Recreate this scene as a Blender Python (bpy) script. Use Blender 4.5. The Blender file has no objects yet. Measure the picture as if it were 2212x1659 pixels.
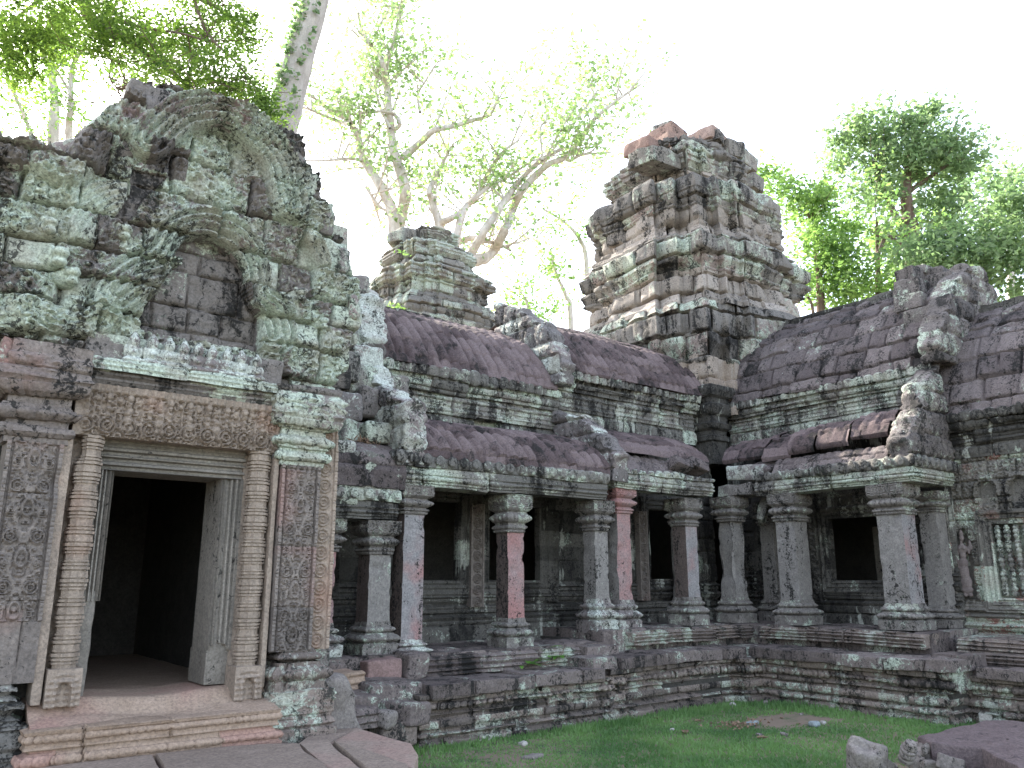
import bpy, bmesh, math, random
import numpy as np
from mathutils import Vector, Matrix, Euler
SC = bpy.context.scene
COL = SC.collection
R = math.radians

# ------------------------------------------------------------------ camera
FPX = 1770.0                       # focal length in units of a 2212 px wide picture
PITCH = math.atan(425.5 / FPX)
YAW = 52.3                         # view direction turned from +X towards +Y
EYE = 1.6
cam_d = bpy.data.cameras.new("camera")
cam_d.sensor_width = 36.0
cam_d.lens = FPX / 2212 * 36.0
cam_d.clip_start = 0.05
cam_d.clip_end = 2000
cam = bpy.data.objects.new("camera", cam_d)
COL.objects.link(cam)
cam.location = (0, 0, EYE)
cam.rotation_euler = (R(90) + PITCH, 0, R(YAW - 90))
SC.camera = cam

# ------------------------------------------------------------------ light
SUN_AZ = Vector((-0.07, 0.99, 0)).normalized()     # towards the sun: behind the left gallery
SUN_EL = 34.0
w = bpy.data.worlds.new("World")
SC.world = w
w.use_nodes = True
nt = w.node_tree
bg = nt.nodes["Background"]
sky = nt.nodes.new("ShaderNodeTexSky")
sky.sky_type = 'NISHITA'
sky.sun_disc = False
sky.sun_elevation = R(SUN_EL)
sky.sun_rotation = math.atan2(SUN_AZ.x, SUN_AZ.y)
sky.air_density = 1.0
sky.dust_density = 1.8
sky.ozone_density = 1.0
hs = nt.nodes.new("ShaderNodeHueSaturation")
hs.inputs["Saturation"].default_value = 0.6
nt.links.new(sky.outputs[0], hs.inputs["Color"])
nt.links.new(hs.outputs[0], bg.inputs[0])
bg.inputs[1].default_value = 0.15
sl = bpy.data.lights.new("sun", 'SUN')
sl.energy = 3.0
sl.angle = R(0.6)
sl.color = (1.0, 0.93, 0.82)
so = bpy.data.objects.new("sun", sl)
COL.objects.link(so)
sd = Vector((SUN_AZ.x * math.cos(R(SUN_EL)), SUN_AZ.y * math.cos(R(SUN_EL)), math.sin(R(SUN_EL))))
so.rotation_euler = sd.to_track_quat('Z', 'Y').to_euler()
so.location = (0, 0, 30)
SC.view_settings.view_transform = 'Standard'
SC.view_settings.look = 'None'
SC.view_settings.exposure = 2.42
SC.view_settings.gamma = 1.0
SC.cycles.max_bounces = 6
SC.cycles.transparent_max_bounces = 8

# ------------------------------------------------------------------ surveying helpers
fx, fy = math.cos(R(YAW)), math.sin(R(YAW))
cp, sp = math.cos(PITCH), math.sin(PITCH)
def ray(u, v):
    r = u - 1106; q = 829.5 - v
    f = FPX * cp - q * sp
    return (f * fx + r * fy, f * fy - r * fx, FPX * sp + q * cp)
def PY(u, v, y):
    d = ray(u, v); t = y / d[1]; return (d[0] * t, EYE + d[2] * t)      # -> x, z on plane y
def PX(u, v, x):
    d = ray(u, v); t = x / d[0]; return (d[1] * t, EYE + d[2] * t)      # -> y, z on plane x
def PZ(u, v, z):
    d = ray(u, v); t = (z - EYE) / d[2]; return (d[0] * t, d[1] * t)
def proj(x, y, z):
    z = z - EYE; f = x * fx + y * fy; r = x * fy - y * fx
    F_ = f * cp + z * sp; U = z * cp - f * sp
    return 1106 + FPX * r / F_, 829.5 - FPX * U / F_
def lift(pts, y):                       # outline surveyed in the picture -> outline on the wall plane y
    return [PY(u, v, y) for u, v in pts]

# ------------------------------------------------------------------ numpy noise
def _h(ix, iy, iz, s):
    n = (ix.astype(np.int64) * 374761393 + iy.astype(np.int64) * 668265263 + iz.astype(np.int64) * 2147483647 + s * 974634777) & 0xffffffff
    n = ((n ^ (n >> 13)) * 1274126177) & 0xffffffff
    n = ((n ^ (n >> 15)) * 2246822519) & 0xffffffff
    return ((n ^ (n >> 16)) & 0xffffff) / float(0xffffff)
def vnoise(x, y, z, s=0):
    x = np.asarray(x, float); y = np.asarray(y, float); z = np.asarray(z, float)
    x, y, z = np.broadcast_arrays(x, y, z)
    ix, iy, iz = np.floor(x), np.floor(y), np.floor(z)
    a, b, c = x - ix, y - iy, z - iz
    a = a * a * (3 - 2 * a); b = b * b * (3 - 2 * b); c = c * c * (3 - 2 * c)
    ix = ix.astype(int); iy = iy.astype(int); iz = iz.astype(int)
    o = 0
    for dx in (0, 1):
        for dy in (0, 1):
            for dz in (0, 1):
                o = o + _h(ix + dx, iy + dy, iz + dz, s) * (a if dx else 1 - a) * (b if dy else 1 - b) * (c if dz else 1 - c)
    return o * 2 - 1
def fbm(x, y, z, sc=1.0, oct=4, s=0, rough=.5):
    o = 0; a = 1.0; t = 0
    for k in range(oct):
        o = o + a * vnoise(x * sc, y * sc, z * sc, s + k * 17); t += a; a *= rough; sc *= 2.03
    return o / t
def rnd1(i, s=0):
    i = np.asarray(i).astype(int)
    return _h(i, i * 0 + 7, i * 0 + 3, s)
def smooth(a, b, x):
    t = np.clip((x - a) / (b - a), 0, 1); return t * t * (3 - 2 * t)

# ------------------------------------------------------------------ object helpers
def tag(o, label=None, cat=None, group=None, kind=None):
    if label: o["label"] = label
    if cat: o["category"] = cat
    if group: o["group"] = group
    if kind: o["kind"] = kind
    return o
def thing(name, loc, label, cat, group=None):
    o = bpy.data.objects.new(name, None); COL.objects.link(o)
    o.location = loc; o.empty_display_size = .2
    tag(o, label, cat, group)
    return o
def wloc(o):
    v = Vector((0, 0, 0))
    while o is not None:
        v += Vector(o.location); o = o.parent
    return v
def mk(name, V, F, mat, parent=None, tone=None, smoothsh=True, label=None, mi=None):
    """V (N,3) world coordinates, F list of quads/tris (index arrays)."""
    V = np.asarray(V, float)
    o0 = wloc(parent) if parent is not None else Vector((0, 0, 0))
    if parent is None:
        lo = V.min(0); hi = V.max(0); o0 = Vector(((lo[0] + hi[0]) / 2, (lo[1] + hi[1]) / 2, lo[2]))
    else:
        o1 = o0
    me = bpy.data.meshes.new(name)
    if isinstance(F, np.ndarray):
        n, k = F.shape
        me.vertices.add(len(V)); me.vertices.foreach_set("co", (V - np.array(o0)).ravel())
        me.loops.add(n * k); me.loops.foreach_set("vertex_index", F.ravel().astype(np.int32))
        me.polygons.add(n)
        me.polygons.foreach_set("loop_start", np.arange(0, n * k, k, dtype=np.int32))
        me.polygons.foreach_set("loop_total", np.full(n, k, dtype=np.int32))
        me.update(calc_edges=True)
    else:
        me.from_pydata([tuple(v) for v in (V - np.array(o0))], [], [tuple(int(i) for i in f) for f in F])
    at = me.attributes.new("tone", 'FLOAT', 'POINT')
    if tone is None: tone = np.full(len(V), .5)
    at.data.foreach_set("value", np.broadcast_to(np.asarray(tone, float), (len(V),)).astype(np.float32).copy())
    me.polygons.foreach_set("use_smooth", np.full(len(me.polygons), smoothsh))
    if isinstance(mat, (list, tuple)):
        for m in mat: me.materials.append(m)
        if mi is not None: me.polygons.foreach_set("material_index", np.asarray(mi, np.int32))
    elif mat: me.materials.append(mat)
    me.validate()
    if smoothsh: me.set_sharp_from_angle(angle=R(42))
    o = bpy.data.objects.new(name, me); COL.objects.link(o)
    if parent is None: o.location = o0
    else: o.parent = parent
    if label: o["label"] = label
    return o

class Acc:                                  # gathers pieces of ONE mesh
    def __init__(s): s.V = []; s.F = []; s.T = []; s.n = 0
    def add(s, V, F, tone=.5):
        V = np.asarray(V, float); F = np.asarray(F)
        if F.shape[1] == 3: F = np.concatenate([F, F[:, 2:3]], 1) if False else F
        s.V.append(V); s.F.append(F + s.n); s.T.append(np.broadcast_to(np.asarray(tone, float), (len(V),))); s.n += len(V)
        return s
    def build(s, name, mat, parent=None, smoothsh=True, label=None):
        V = np.concatenate(s.V); T = np.concatenate(s.T)
        ks = {f.shape[1] for f in s.F}
        if len(ks) == 1: F = np.concatenate(s.F)
        else: F = [tuple(r) for f in s.F for r in f]
        return mk(name, V, F, mat, parent, T, smoothsh, label)

# ------------------------------------------------------------------ relief sheet
def grid_faces(nu, nv, keep=None):
    i = np.arange(nu - 1)[:, None]; j = np.arange(nv - 1)[None, :]
    a = (i * nv + j).ravel()
    F = np.stack([a, a + nv, a + nv + 1, a + 1], 1)
    if keep is not None: F = F[keep.ravel()]
    return F
def skirt(V, F, back):
    """extrude the open border of sheet F by vector back (N,3 or 3)"""
    e = np.concatenate([F[:, [0, 1]], F[:, [1, 2]], F[:, [2, 3]], F[:, [3, 0]]])
    key = np.sort(e, 1); k = key[:, 0].astype(np.int64) * (len(V) + 1) + key[:, 1]
    u, idx, cnt = np.unique(k, return_index=True, return_counts=True)
    b = e[idx[cnt == 1]]
    used = np.unique(b); m = np.full(len(V), -1); m[used] = np.arange(len(used)) + len(V)
    bk = np.broadcast_to(np.asarray(back, float), V.shape)
    V2 = np.concatenate([V, V[used] + bk[used]])
    F2 = np.stack([b[:, 1], b[:, 0], m[b[:, 0]], m[b[:, 1]]], 1)
    return V2, np.concatenate([F, F2]), used
def relief(acc, O, U, N, wd, ht, res, hf, mask=None, depth=.2, back=True):
    """upright sheet: origin O, along U (unit, horizontal), up Z, facing N."""
    O = np.array(O, float); U = np.array(U, float); N = np.array(N, float)
    nu = max(2, int(wd / res) + 1); nv = max(2, int(ht / res) + 1)
    a, b = np.meshgrid(np.linspace(0, wd, nu), np.linspace(0, ht, nv), indexing='ij')
    h, tone = hf(a, b)
    P = O + a[..., None] * U + b[..., None] * np.array([0, 0, 1.]) + (h[..., None] + 0 * a[..., None]) * N
    V = P.reshape(-1, 3); T = (tone + 0 * a).ravel()
    keep = None
    if mask is not None:
        ac = (a[:-1, :-1] + a[1:, 1:]) / 2; bc = (b[:-1, :-1] + b[1:, 1:]) / 2
        keep = mask(ac, bc)
    F = grid_faces(nu, nv, keep)
    zc = np.cross(U, [0, 0, 1.])
    if np.dot(zc, N) < 0: F = F[:, ::-1]
    if back:
        V2, F, used = skirt(V, F, -N * depth)
        T = np.concatenate([T, T[used]]); V = V2
    acc.add(V, F, T)
    return acc
def inpoly(x, y, poly):
    c = np.zeros(np.shape(x), bool); n = len(poly)
    for i in range(n):
        x0, y0 = poly[i]; x1, y1 = poly[(i + 1) % n]
        if y0 == y1: continue
        c ^= ((y0 > y) != (y1 > y)) & (x < (x1 - x0) * (y - y0) / (y1 - y0) + x0)
    return c
def pdist(x, y, pts):
    """distance to an open polyline and arclength there"""
    best = np.full(np.shape(x), 1e9); S = np.zeros(np.shape(x)); s = 0
    for (x0, y0), (x1, y1) in zip(pts[:-1], pts[1:]):
        dx, dy = x1 - x0, y1 - y0; L = math.hypot(dx, dy)
        if L < 1e-9: continue
        t = np.clip(((x - x0) * dx + (y - y0) * dy) / L / L, 0, 1)
        d = np.hypot(x - x0 - t * dx, y - y0 - t * dy)
        m = d < best
        best = np.where(m, d, best); S = np.where(m, s + t * L, S); s += L
    return best, S
def curve(pts, n=6):
    """Catmull-Rom through points"""
    P = [pts[0]] + list(pts) + [pts[-1]]; out = []
    for i in range(1, len(P) - 2):
        p0, p1, p2, p3 = [np.array(q, float) for q in P[i - 1:i + 3]]
        for k in range(n):
            t = k / n
            out.append(tuple(.5 * (2 * p1 + (p2 - p0) * t + (2 * p0 - 5 * p1 + 4 * p2 - p3) * t * t + (3 * p1 - p0 - 3 * p2 + p3) * t ** 3)))
    out.append(tuple(pts[-1])); return out
def courses(a, b, rows, bw, seed=0, joint=.012, depth=.03, off=.02, tilt=.03, wob=.012):
    """stone courses on coordinates a (along), b (up). -> height, block tone, joint distance"""
    rows = np.asarray(rows, float)
    a = a + wob * vnoise(a * 5, b * 5, 0 * a, seed + 5); b = b + wob * vnoise(a * 3, b * 3, 0 * a + 9, seed + 6)
    r = np.clip(np.searchsorted(rows, b) - 1, 0, len(rows) - 2)
    bh = rows[r + 1] - rows[r]
    q = a / bw + rnd1(r, seed) * 7
    q = q + .28 * np.sin(q * 2.1 + r)                 # uneven widths
    c = np.floor(q); g = q - c
    dv = np.minimum(b - rows[r], rows[r + 1] - b); du = np.minimum(g, 1 - g) * bw
    d = np.minimum(du, dv)
    rid = rnd1(r * 131 + c, seed + 1); r2 = rnd1(r * 131 + c, seed + 2); r3 = rnd1(r * 131 + c, seed + 3)
    h = (rid - .5) * 2 * off + ((g - .5) * (r2 - .5) + ((b - rows[r]) / np.maximum(bh, 1e-3) - .5) * (r3 - .5)) * 2 * tilt
    h = h - depth * np.exp(-(d / joint) ** 2) - .5 * depth * np.exp(-(d / (joint * 3)) ** 2)
    return h, r2, d
def rows_of(z0, z1, h, seed=0, jit=.25):
    rs = [z0]; rg = random.Random(seed)
    while rs[-1] < z1 - h * .6: rs.append(rs[-1] + h * (1 + rg.uniform(-jit, jit)))
    rs[-1] = z1
    return rs
def scrolls(x, y, cell, amp, seed=0, turns=3.0):
    """foliage scrolls: a jittered field of little spirals"""
    o = np.full(np.shape(x), -1.0); q = x / cell; p = y / cell
    i0 = np.floor(q); j0 = np.floor(p); best = np.full(np.shape(x), 9.0)
    for di in (-1, 0, 1):
        for dj in (-1, 0, 1):
            i = i0 + di; j = j0 + dj
            k = (i * 57 + j * 131).astype(int)
            cx = i + .5 + (rnd1(k, seed) - .5) * .5; cy = j + .5 + (rnd1(k, seed + 1) - .5) * .5
            dx, dy = q - cx, p - cy; r = np.hypot(dx, dy)
            sg = np.where(rnd1(k, seed + 2) > .5, 1, -1)
            v = np.cos(r * 2 * np.pi * turns - sg * np.arctan2(dy, dx) + rnd1(k, seed + 3) * 6)
            m = r < best; best = np.where(m, r, best); o = np.where(m, v, o)
    edge = smooth(.62, .5, best)
    return amp * (.5 + .5 * np.sign(o) * np.abs(o) ** .4) * edge + amp * .8 * smooth(.16, .05, best)
def beads(s, p, amp):
    g = (s / p) % 1.0 - .5
    return amp * np.sqrt(np.clip(1 - (2.1 * g) ** 2, 0, 1))

# ------------------------------------------------------------------ moulded sweep
def resample(prof, step):
    out = [prof[0]]
    for (a, b), (c, d) in zip(prof[:-1], prof[1:]):
        L = math.hypot(c - a, d - b); n = max(1, int(math.ceil(L / step)))
        for k in range(1, n + 1): out.append((a + (c - a) * k / n, b + (d - b) * k / n))
    return np.array(out)
def torus(d, z0, z1, bulge, n=7):
    return [(d + bulge * math.sin(math.pi * k / n), z0 + (z1 - z0) * k / n) for k in range(n + 1)]
def sweep(acc, path, prof, res=.02, disp=None, closed=False, side=1, vres=None, horiz=False):
    """prof (out, z); path [(x,y)], outward = right of travel * side. disp(S, D, Z, X, Y, L)->(h, tone)"""
    pr = resample(prof, vres or res)
    path = [np.array(p, float) for p in path]; n = len(path)
    segs = [(i, (i + 1) % n) for i in range(n if closed else n - 1)]
    def nrm(i, j):
        d = path[j] - path[i]; d = d / np.linalg.norm(d); return np.array([d[1], -d[0]]) * side
    def mit(i):
        if closed: a, b = nrm((i - 1) % n, i), nrm(i, (i + 1) % n)
        elif i == 0: return nrm(0, 1)
        elif i == n - 1: return nrm(n - 2, n - 1)
        else: a, b = nrm(i - 1, i), nrm(i, i + 1)
        m = a + b; return m / max(.3, (1 + float(np.dot(a, b))))
    B = []; M = []; S = []; s = 0
    for k, (i, j) in enumerate(segs):
        L = float(np.linalg.norm(path[j] - path[i])); c = max(1, int(L / res))
        last = (k == len(segs) - 1) and not closed
        for q in range(c + (1 if last else 0)):
            t = q / c; B.append(path[i] * (1 - t) + path[j] * t); M.append(mit(i) * (1 - t) + mit(j) * t); S.append(s + t * L)
        s += L
    if closed: B.append(B[0]); M.append(M[0]); S.append(s)
    B = np.array(B); M = np.array(M); S = np.array(S)
    D = np.broadcast_to(pr[:, 0], (len(S), len(pr))); Z = np.broadcast_to(pr[:, 1], D.shape); SS = np.broadcast_to(S[:, None], D.shape)
    X = B[:, None, 0] + M[:, None, 0] * D; Y = B[:, None, 1] + M[:, None, 1] * D
    T = np.full(D.shape, .5); h = 0
    # profile normal
    g = np.gradient(pr, axis=0); ln = np.hypot(g[:, 0], g[:, 1]) + 1e-9
    pn = np.stack([g[:, 1] / ln, -g[:, 0] / ln], 1)      # out, up
    arc = np.concatenate([[0], np.cumsum(np.hypot(*np.diff(pr, axis=0).T))])
    if disp: h, T = disp(SS, D, Z, X, Y, np.broadcast_to(arc, D.shape))
    if horiz: pn = np.stack([np.ones(len(pr)), 0 * pr[:, 0]], 1)
    X = X + M[:, None, 0] * h * pn[:, 0]; Y = Y + M[:, None, 1] * h * pn[:, 0]; Z = Z + h * pn[:, 1]
    V = np.stack([X, Y, Z], 2).reshape(-1, 3)
    if closed: V.reshape(len(S), len(pr), 3)[-1] = V.reshape(len(S), len(pr), 3)[0]
    F = grid_faces(len(S), len(pr))
    if side < 0: F = F[:, ::-1]
    acc.add(V, F, np.broadcast_to(T, D.shape).ravel())
    return acc
def block_disp(seed=0, bw=.45, rows=None, joint=.012, depth=.03, off=.015, tilt=.02, rough=.008, rsc=7, carve=None, big=0.0, bigsc=.7):
    def f(S, D, Z, X, Y, L):
        rw = rows if rows is not None else rows_of(float(L.min()) - .01, float(L.max()) + .01, .3, seed)
        C = L if rows is None else Z
        h, t, d = courses(S, C, rw, bw, seed, joint, depth, off, tilt)
        h = h + rough * fbm(X, Y, Z, rsc, 3, seed) + big * fbm(X, Y, Z, bigsc, 2, seed + 3)
        if carve: h = h + carve(S, D, Z, X, Y, L)
        return h, t
    return f

# ------------------------------------------------------------------ rounded rough block
def rbox(c, s, rot=(0, 0, 0), r=.02, rough=.01, rsc=6, res=.05, seed=0, taper=0, chip=.0):
    s = np.array(s, float) / 2; r = min(r, s.min() * .9)
    Vs = []; Fs = []; n0 = 0
    for ax in range(3):
        a, b = [k for k in range(3) if k != ax]
        na = max(2, int(2 * s[a] / res) + 1); nb = max(2, int(2 * s[b] / res) + 1)
        ga, gb = np.meshgrid(np.linspace(-s[a], s[a], na + 1), np.linspace(-s[b], s[b], nb + 1), indexing='ij')
        for sg in (-1, 1):
            P = np.zeros(ga.shape + (3,)); P[..., a] = ga; P[..., b] = gb; P[..., ax] = sg * s[ax]
            F = grid_faces(na + 1, nb + 1)
            flip = (sg > 0) if ax == 1 else (sg < 0)
            if flip: F = F[:, ::-1]
            Vs.append(P.reshape(-1, 3)); Fs.append(F + n0); n0 += P.shape[0] * P.shape[1]
    V = np.concatenate(Vs); F = np.concatenate(Fs)
    inner = np.clip(V, -(s - r), s - r); d = V - inner; L = np.linalg.norm(d, axis=1, keepdims=True) + 1e-9
    nrm = d / L; V = inner + nrm * r
    if taper: V[:, 0:2] *= (1 - taper * (V[:, 2:3] / s[2] * .5 + .5))
    W = V + seed * 3.7
    V = V + nrm * (rough * fbm(W[:, 0], W[:, 1], W[:, 2], rsc, 3, seed))[:, None]
    if chip:
        q = fbm(W[:, 0], W[:, 1], W[:, 2], 2.2, 2, seed + 9); V = V * (1 - chip * smooth(.1, .7, q)[:, None])
    M = np.array(Euler([R(k) for k in rot]).to_matrix())
    return V @ M.T + np.array(c, float), F
def box(x0, x1, y0, y1, z0, z1):
    V = [(x, y, z) for x in (x0, x1) for y in (y0, y1) for z in (z0, z1)]
    F = np.array([[0, 1, 3, 2], [4, 6, 7, 5], [0, 4, 5, 1], [2, 3, 7, 6], [0, 2, 6, 4], [1, 5, 7, 3]])
    return np.array(V, float), F
def lathe(c, prof, n=8, rot=0, square=False, sx=1, sy=1):
    """prof [(r,z)], around c; square=True gives a four-sided moulded shaft"""
    pr = np.array(prof, float)
    if square: ang = np.array([45, 135, 225, 315]) * math.pi / 180; k = math.sqrt(2); n = 4
    else: ang = np.arange(n) / n * 2 * math.pi; k = 1
    ang = ang + R(rot)
    X = c[0] + sx * k * pr[:, 0][:, None] * np.cos(ang); Y = c[1] + sy * k * pr[:, 0][:, None] * np.sin(ang)
    Z = c[2] + pr[:, 1][:, None] + 0 * X
    V = np.stack([X, Y, Z], 2).reshape(-1, 3)
    m = len(pr); i = np.arange(m - 1)[:, None]; j = np.arange(n)[None, :]; j2 = (j + 1) % n
    F = np.stack([i * n + j, i * n + j2, (i + 1) * n + j2, (i + 1) * n + j], 2).reshape(-1, 4)
    return V, F
def sqshaft(c, prof, res=.02, seed=0, carve=None, rough=.004, lean=(0, 0), tone=.5, offx=1.0, zref=None):
    """four faces swept around a square plan with surface detail; prof (half width, z)"""
    x, y = c[0], c[1]; z0 = c[2]
    pr = [(d, z0 + z) for d, z in prof]
    def f(S, D, Z, X, Y, L):
        h = rough * fbm(X, Y, Z, 9, 3, seed)
        if carve: h = h + carve(S, D, Z, X, Y, L)
        return h, tone
    P = resample(pr, res); n = max(3, int(2 * max(p[0] for p in pr) / res))
    t = np.linspace(-1, 1, n + 1)[:-1]; one = np.ones_like(t)
    ring = np.concatenate([np.stack([t, -one], 1), np.stack([one, t], 1), np.stack([-t, one], 1), np.stack([-one, -t], 1)])
    nr = np.concatenate([np.stack([0 * t, -one], 1), np.stack([one, 0 * t], 1), np.stack([0 * t, one], 1), np.stack([-one, 0 * t], 1)])
    m = len(P); N = len(ring)
    X = x + P[:, 0][:, None] * ring[:, 0]; Y = y + P[:, 0][:, None] * ring[:, 1]; Z = P[:, 1][:, None] + 0 * X
    S = np.broadcast_to(np.concatenate([t, t + 2, t + 4, t + 6]) * .5, X.shape)
    tt = np.broadcast_to(np.concatenate([t, t, t, t]), X.shape)
    h, T = f(tt * P[:, 0][:, None], P[:, 0][:, None] + 0 * X, Z, X, Y, Z)
    h = h - .022 * smooth(.78, 1.0, np.abs(tt)) * smooth(.2, .5, fbm(X, Y, Z, 9, 3, seed + 20))
    X = X + h * nr[:, 0]; Y = Y + h * nr[:, 1]
    zz = Z - (zref if zref is not None else z0)
    X = X + lean[0] * zz; Y = Y + lean[1] * zz
    V = np.stack([X, Y, Z], 2).reshape(-1, 3)
    i = np.arange(m - 1)[:, None]; j = np.arange(N)[None, :]; j2 = (j + 1) % N
    F = np.stack([i * N + j, i * N + j2, (i + 1) * N + j2, (i + 1) * N + j], 2).reshape(-1, 4)
    return V, F

# ------------------------------------------------------------------ voxel-fused lumps
def fuse(parts, voxel, rough=.0, rsc=8, seed=0, smooth_it=2):
    """parts: list of (V,F) closed shapes -> one fused surface (V,F quads/tris)"""
    me = bpy.data.meshes.new("tmp"); n = 0; VV = []; FF = []
    for V, F in parts:
        V = np.asarray(V); VV += [tuple(v) for v in V]; FF += [tuple(int(i) + n for i in f) for f in F]; n += len(V)
    me.from_pydata(VV, [], FF); me.update()
    ob = bpy.data.objects.new("tmp", me); COL.objects.link(ob)
    md = ob.modifiers.new("r", 'REMESH'); md.mode = 'VOXEL'; md.voxel_size = voxel
    if smooth_it:
        ms = ob.modifiers.new("s", 'SMOOTH'); ms.iterations = smooth_it
    dg = bpy.context.evaluated_depsgraph_get(); ev = ob.evaluated_get(dg).to_mesh()
    nv = len(ev.vertices); V = np.empty(nv * 3); ev.vertices.foreach_get("co", V); V = V.reshape(-1, 3)
    N = np.empty(nv * 3); ev.vertices.foreach_get("normal", N); N = N.reshape(-1, 3)
    F = [tuple(p.vertices) for p in ev.polygons]
    if rough: V = V + N * (rough * fbm(V[:, 0], V[:, 1], V[:, 2], rsc, 3, seed))[:, None]
    ob.evaluated_get(dg).to_mesh_clear()
    bpy.data.objects.remove(ob); bpy.data.meshes.remove(me)
    if all(len(f) == 4 for f in F): F = np.array(F)
    return V, F
def ball(c, r, n=10):
    r = r if isinstance(r, (tuple, list)) else (r, r, r)
    pr = [(max(1e-4, math.sin(math.pi * k / n)), -math.cos(math.pi * k / n)) for k in range(n + 1)]
    V, F = lathe((0, 0, 0), pr, n * 2)
    m = len(V); V = np.concatenate([V, [(0, 0, -1), (0, 0, 1)]])
    return V * np.array(r) + np.array(c, float), F
def prism(poly, axis, c0, c1):
    """outline polygon in (a,z) extruded along axis 'x' or 'y' from c0 to c1"""
    n = len(poly); ar = sum(poly[i][0] * poly[(i + 1) % n][1] - poly[(i + 1) % n][0] * poly[i][1] for i in range(n))
    if ar < 0: poly = poly[::-1]
    if axis == 'y': V = [(a, c0, z) for a, z in poly] + [(a, c1, z) for a, z in poly]
    else: V = [(c1, a, z) for a, z in poly] + [(c0, a, z) for a, z in poly]
    F = [tuple(range(n)), tuple(range(2 * n - 1, n - 1, -1))] + [(i, i + n, (i + 1) % n + n, (i + 1) % n) for i in range(n)]
    if True: F = [f[::-1] for f in F[2:]] and ([F[0], F[1]] + [(i, i + n, (i + 1) % n + n, (i + 1) % n) for i in range(n)])
    return V, F
def tube(acc, pts, rad, n=8, tone=.5, wob=0, seed=0):
    P = np.array(pts, float); m = len(P); T = np.gradient(P, axis=0); T /= np.linalg.norm(T, axis=1, keepdims=True) + 1e-9
    up = np.array([0.3, 0.2, 1.0]) if abs(T[0, 2]) < .9 else np.array([1.0, 0.1, 0.1])
    A = np.cross(T, up); A /= np.linalg.norm(A, axis=1, keepdims=True) + 1e-9; Bn = np.cross(T, A)
    a = np.arange(n) / n * 2 * math.pi; rd = np.broadcast_to(np.asarray(rad, float), (m,))
    rr = rd[:, None] * np.ones(n)
    V = P[:, None] + rr[..., None] * (np.cos(a)[None, :, None] * A[:, None] + np.sin(a)[None, :, None] * Bn[:, None])
    if wob:
        h = wob * fbm(V[..., 0], V[..., 1], V[..., 2], 1.2 / max(rd.max(), .05), 2, seed)
        V = V + (h * rr)[..., None] * (np.cos(a)[None, :, None] * A[:, None] + np.sin(a)[None, :, None] * Bn[:, None])
    i = np.arange(m - 1)[:, None]; j = np.arange(n)[None, :]; j2 = (j + 1) % n
    F = np.stack([i * n + j, i * n + j2, (i + 1) * n + j2, (i + 1) * n + j], 2).reshape(-1, 4)
    acc.add(V.reshape(-1, 3), F, tone)

# ------------------------------------------------------------------ materials
def nd(t, ty, **kw):
    n = t.nodes.new(ty)
    for k, v in kw.items(): setattr(n, k, v)
    return n
def setin(t, n, name, v):
    s = n.inputs[name]
    if isinstance(v, bpy.types.NodeSocket): t.links.new(v, s)
    elif isinstance(v, (tuple, list)) and len(v) == 3 and s.type == 'RGBA': s.default_value = (*v, 1)
    else: s.default_value = v
def tnoise(t, vec, scale, detail=5, rough=.6, dist=0):
    n = nd(t, "ShaderNodeTexNoise"); t.links.new(vec, n.inputs["Vector"])
    n.inputs["Scale"].default_value = scale; n.inputs["Detail"].default_value = detail
    n.inputs["Roughness"].default_value = rough; n.inputs["Distortion"].default_value = dist
    return n.outputs["Fac"]
def tmath(t, op, a, b=None, c=None, clamp=False):
    n = nd(t, "ShaderNodeMath", operation=op); n.use_clamp = clamp
    for k, v in enumerate((a, b, c)):
        if v is None: continue
        if isinstance(v, bpy.types.NodeSocket): t.links.new(v, n.inputs[k])
        else: n.inputs[k].default_value = v
    return n.outputs[0]
def tmap(t, v, a, b, c=0, d=1):
    n = nd(t, "ShaderNodeMapRange"); n.interpolation_type = 'SMOOTHSTEP'
    t.links.new(v, n.inputs[0])
    for k, q in zip((1, 2, 3, 4), (a, b, c, d)): n.inputs[k].default_value = q
    return n.outputs[0]
def tmix(t, f, a, b, mode='MIX'):
    n = nd(t, "ShaderNodeMix", data_type='RGBA', blend_type=mode)
    for k, v in ((0, f), (6, a), (7, b)):
        if isinstance(v, bpy.types.NodeSocket): t.links.new(v, n.inputs[k])
        elif k == 0: n.inputs[0].default_value = v
        else: n.inputs[k].default_value = (*v, 1)
    return n.outputs[2]
def tscale(t, vec, s):
    n = nd(t, "ShaderNodeMapping"); t.links.new(vec, n.inputs[0]); n.inputs["Scale"].default_value = s; return n.outputs[0]
def newmat(name):
    m = bpy.data.materials.new(name); m.use_nodes = True; t = m.node_tree
    b = t.nodes["Principled BSDF"]; b.inputs["Roughness"].default_value = .9
    b.inputs["Specular IOR Level"].default_value = .2
    g = nd(t, "ShaderNodeNewGeometry").outputs["Position"]
    return m, t, b, g
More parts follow.
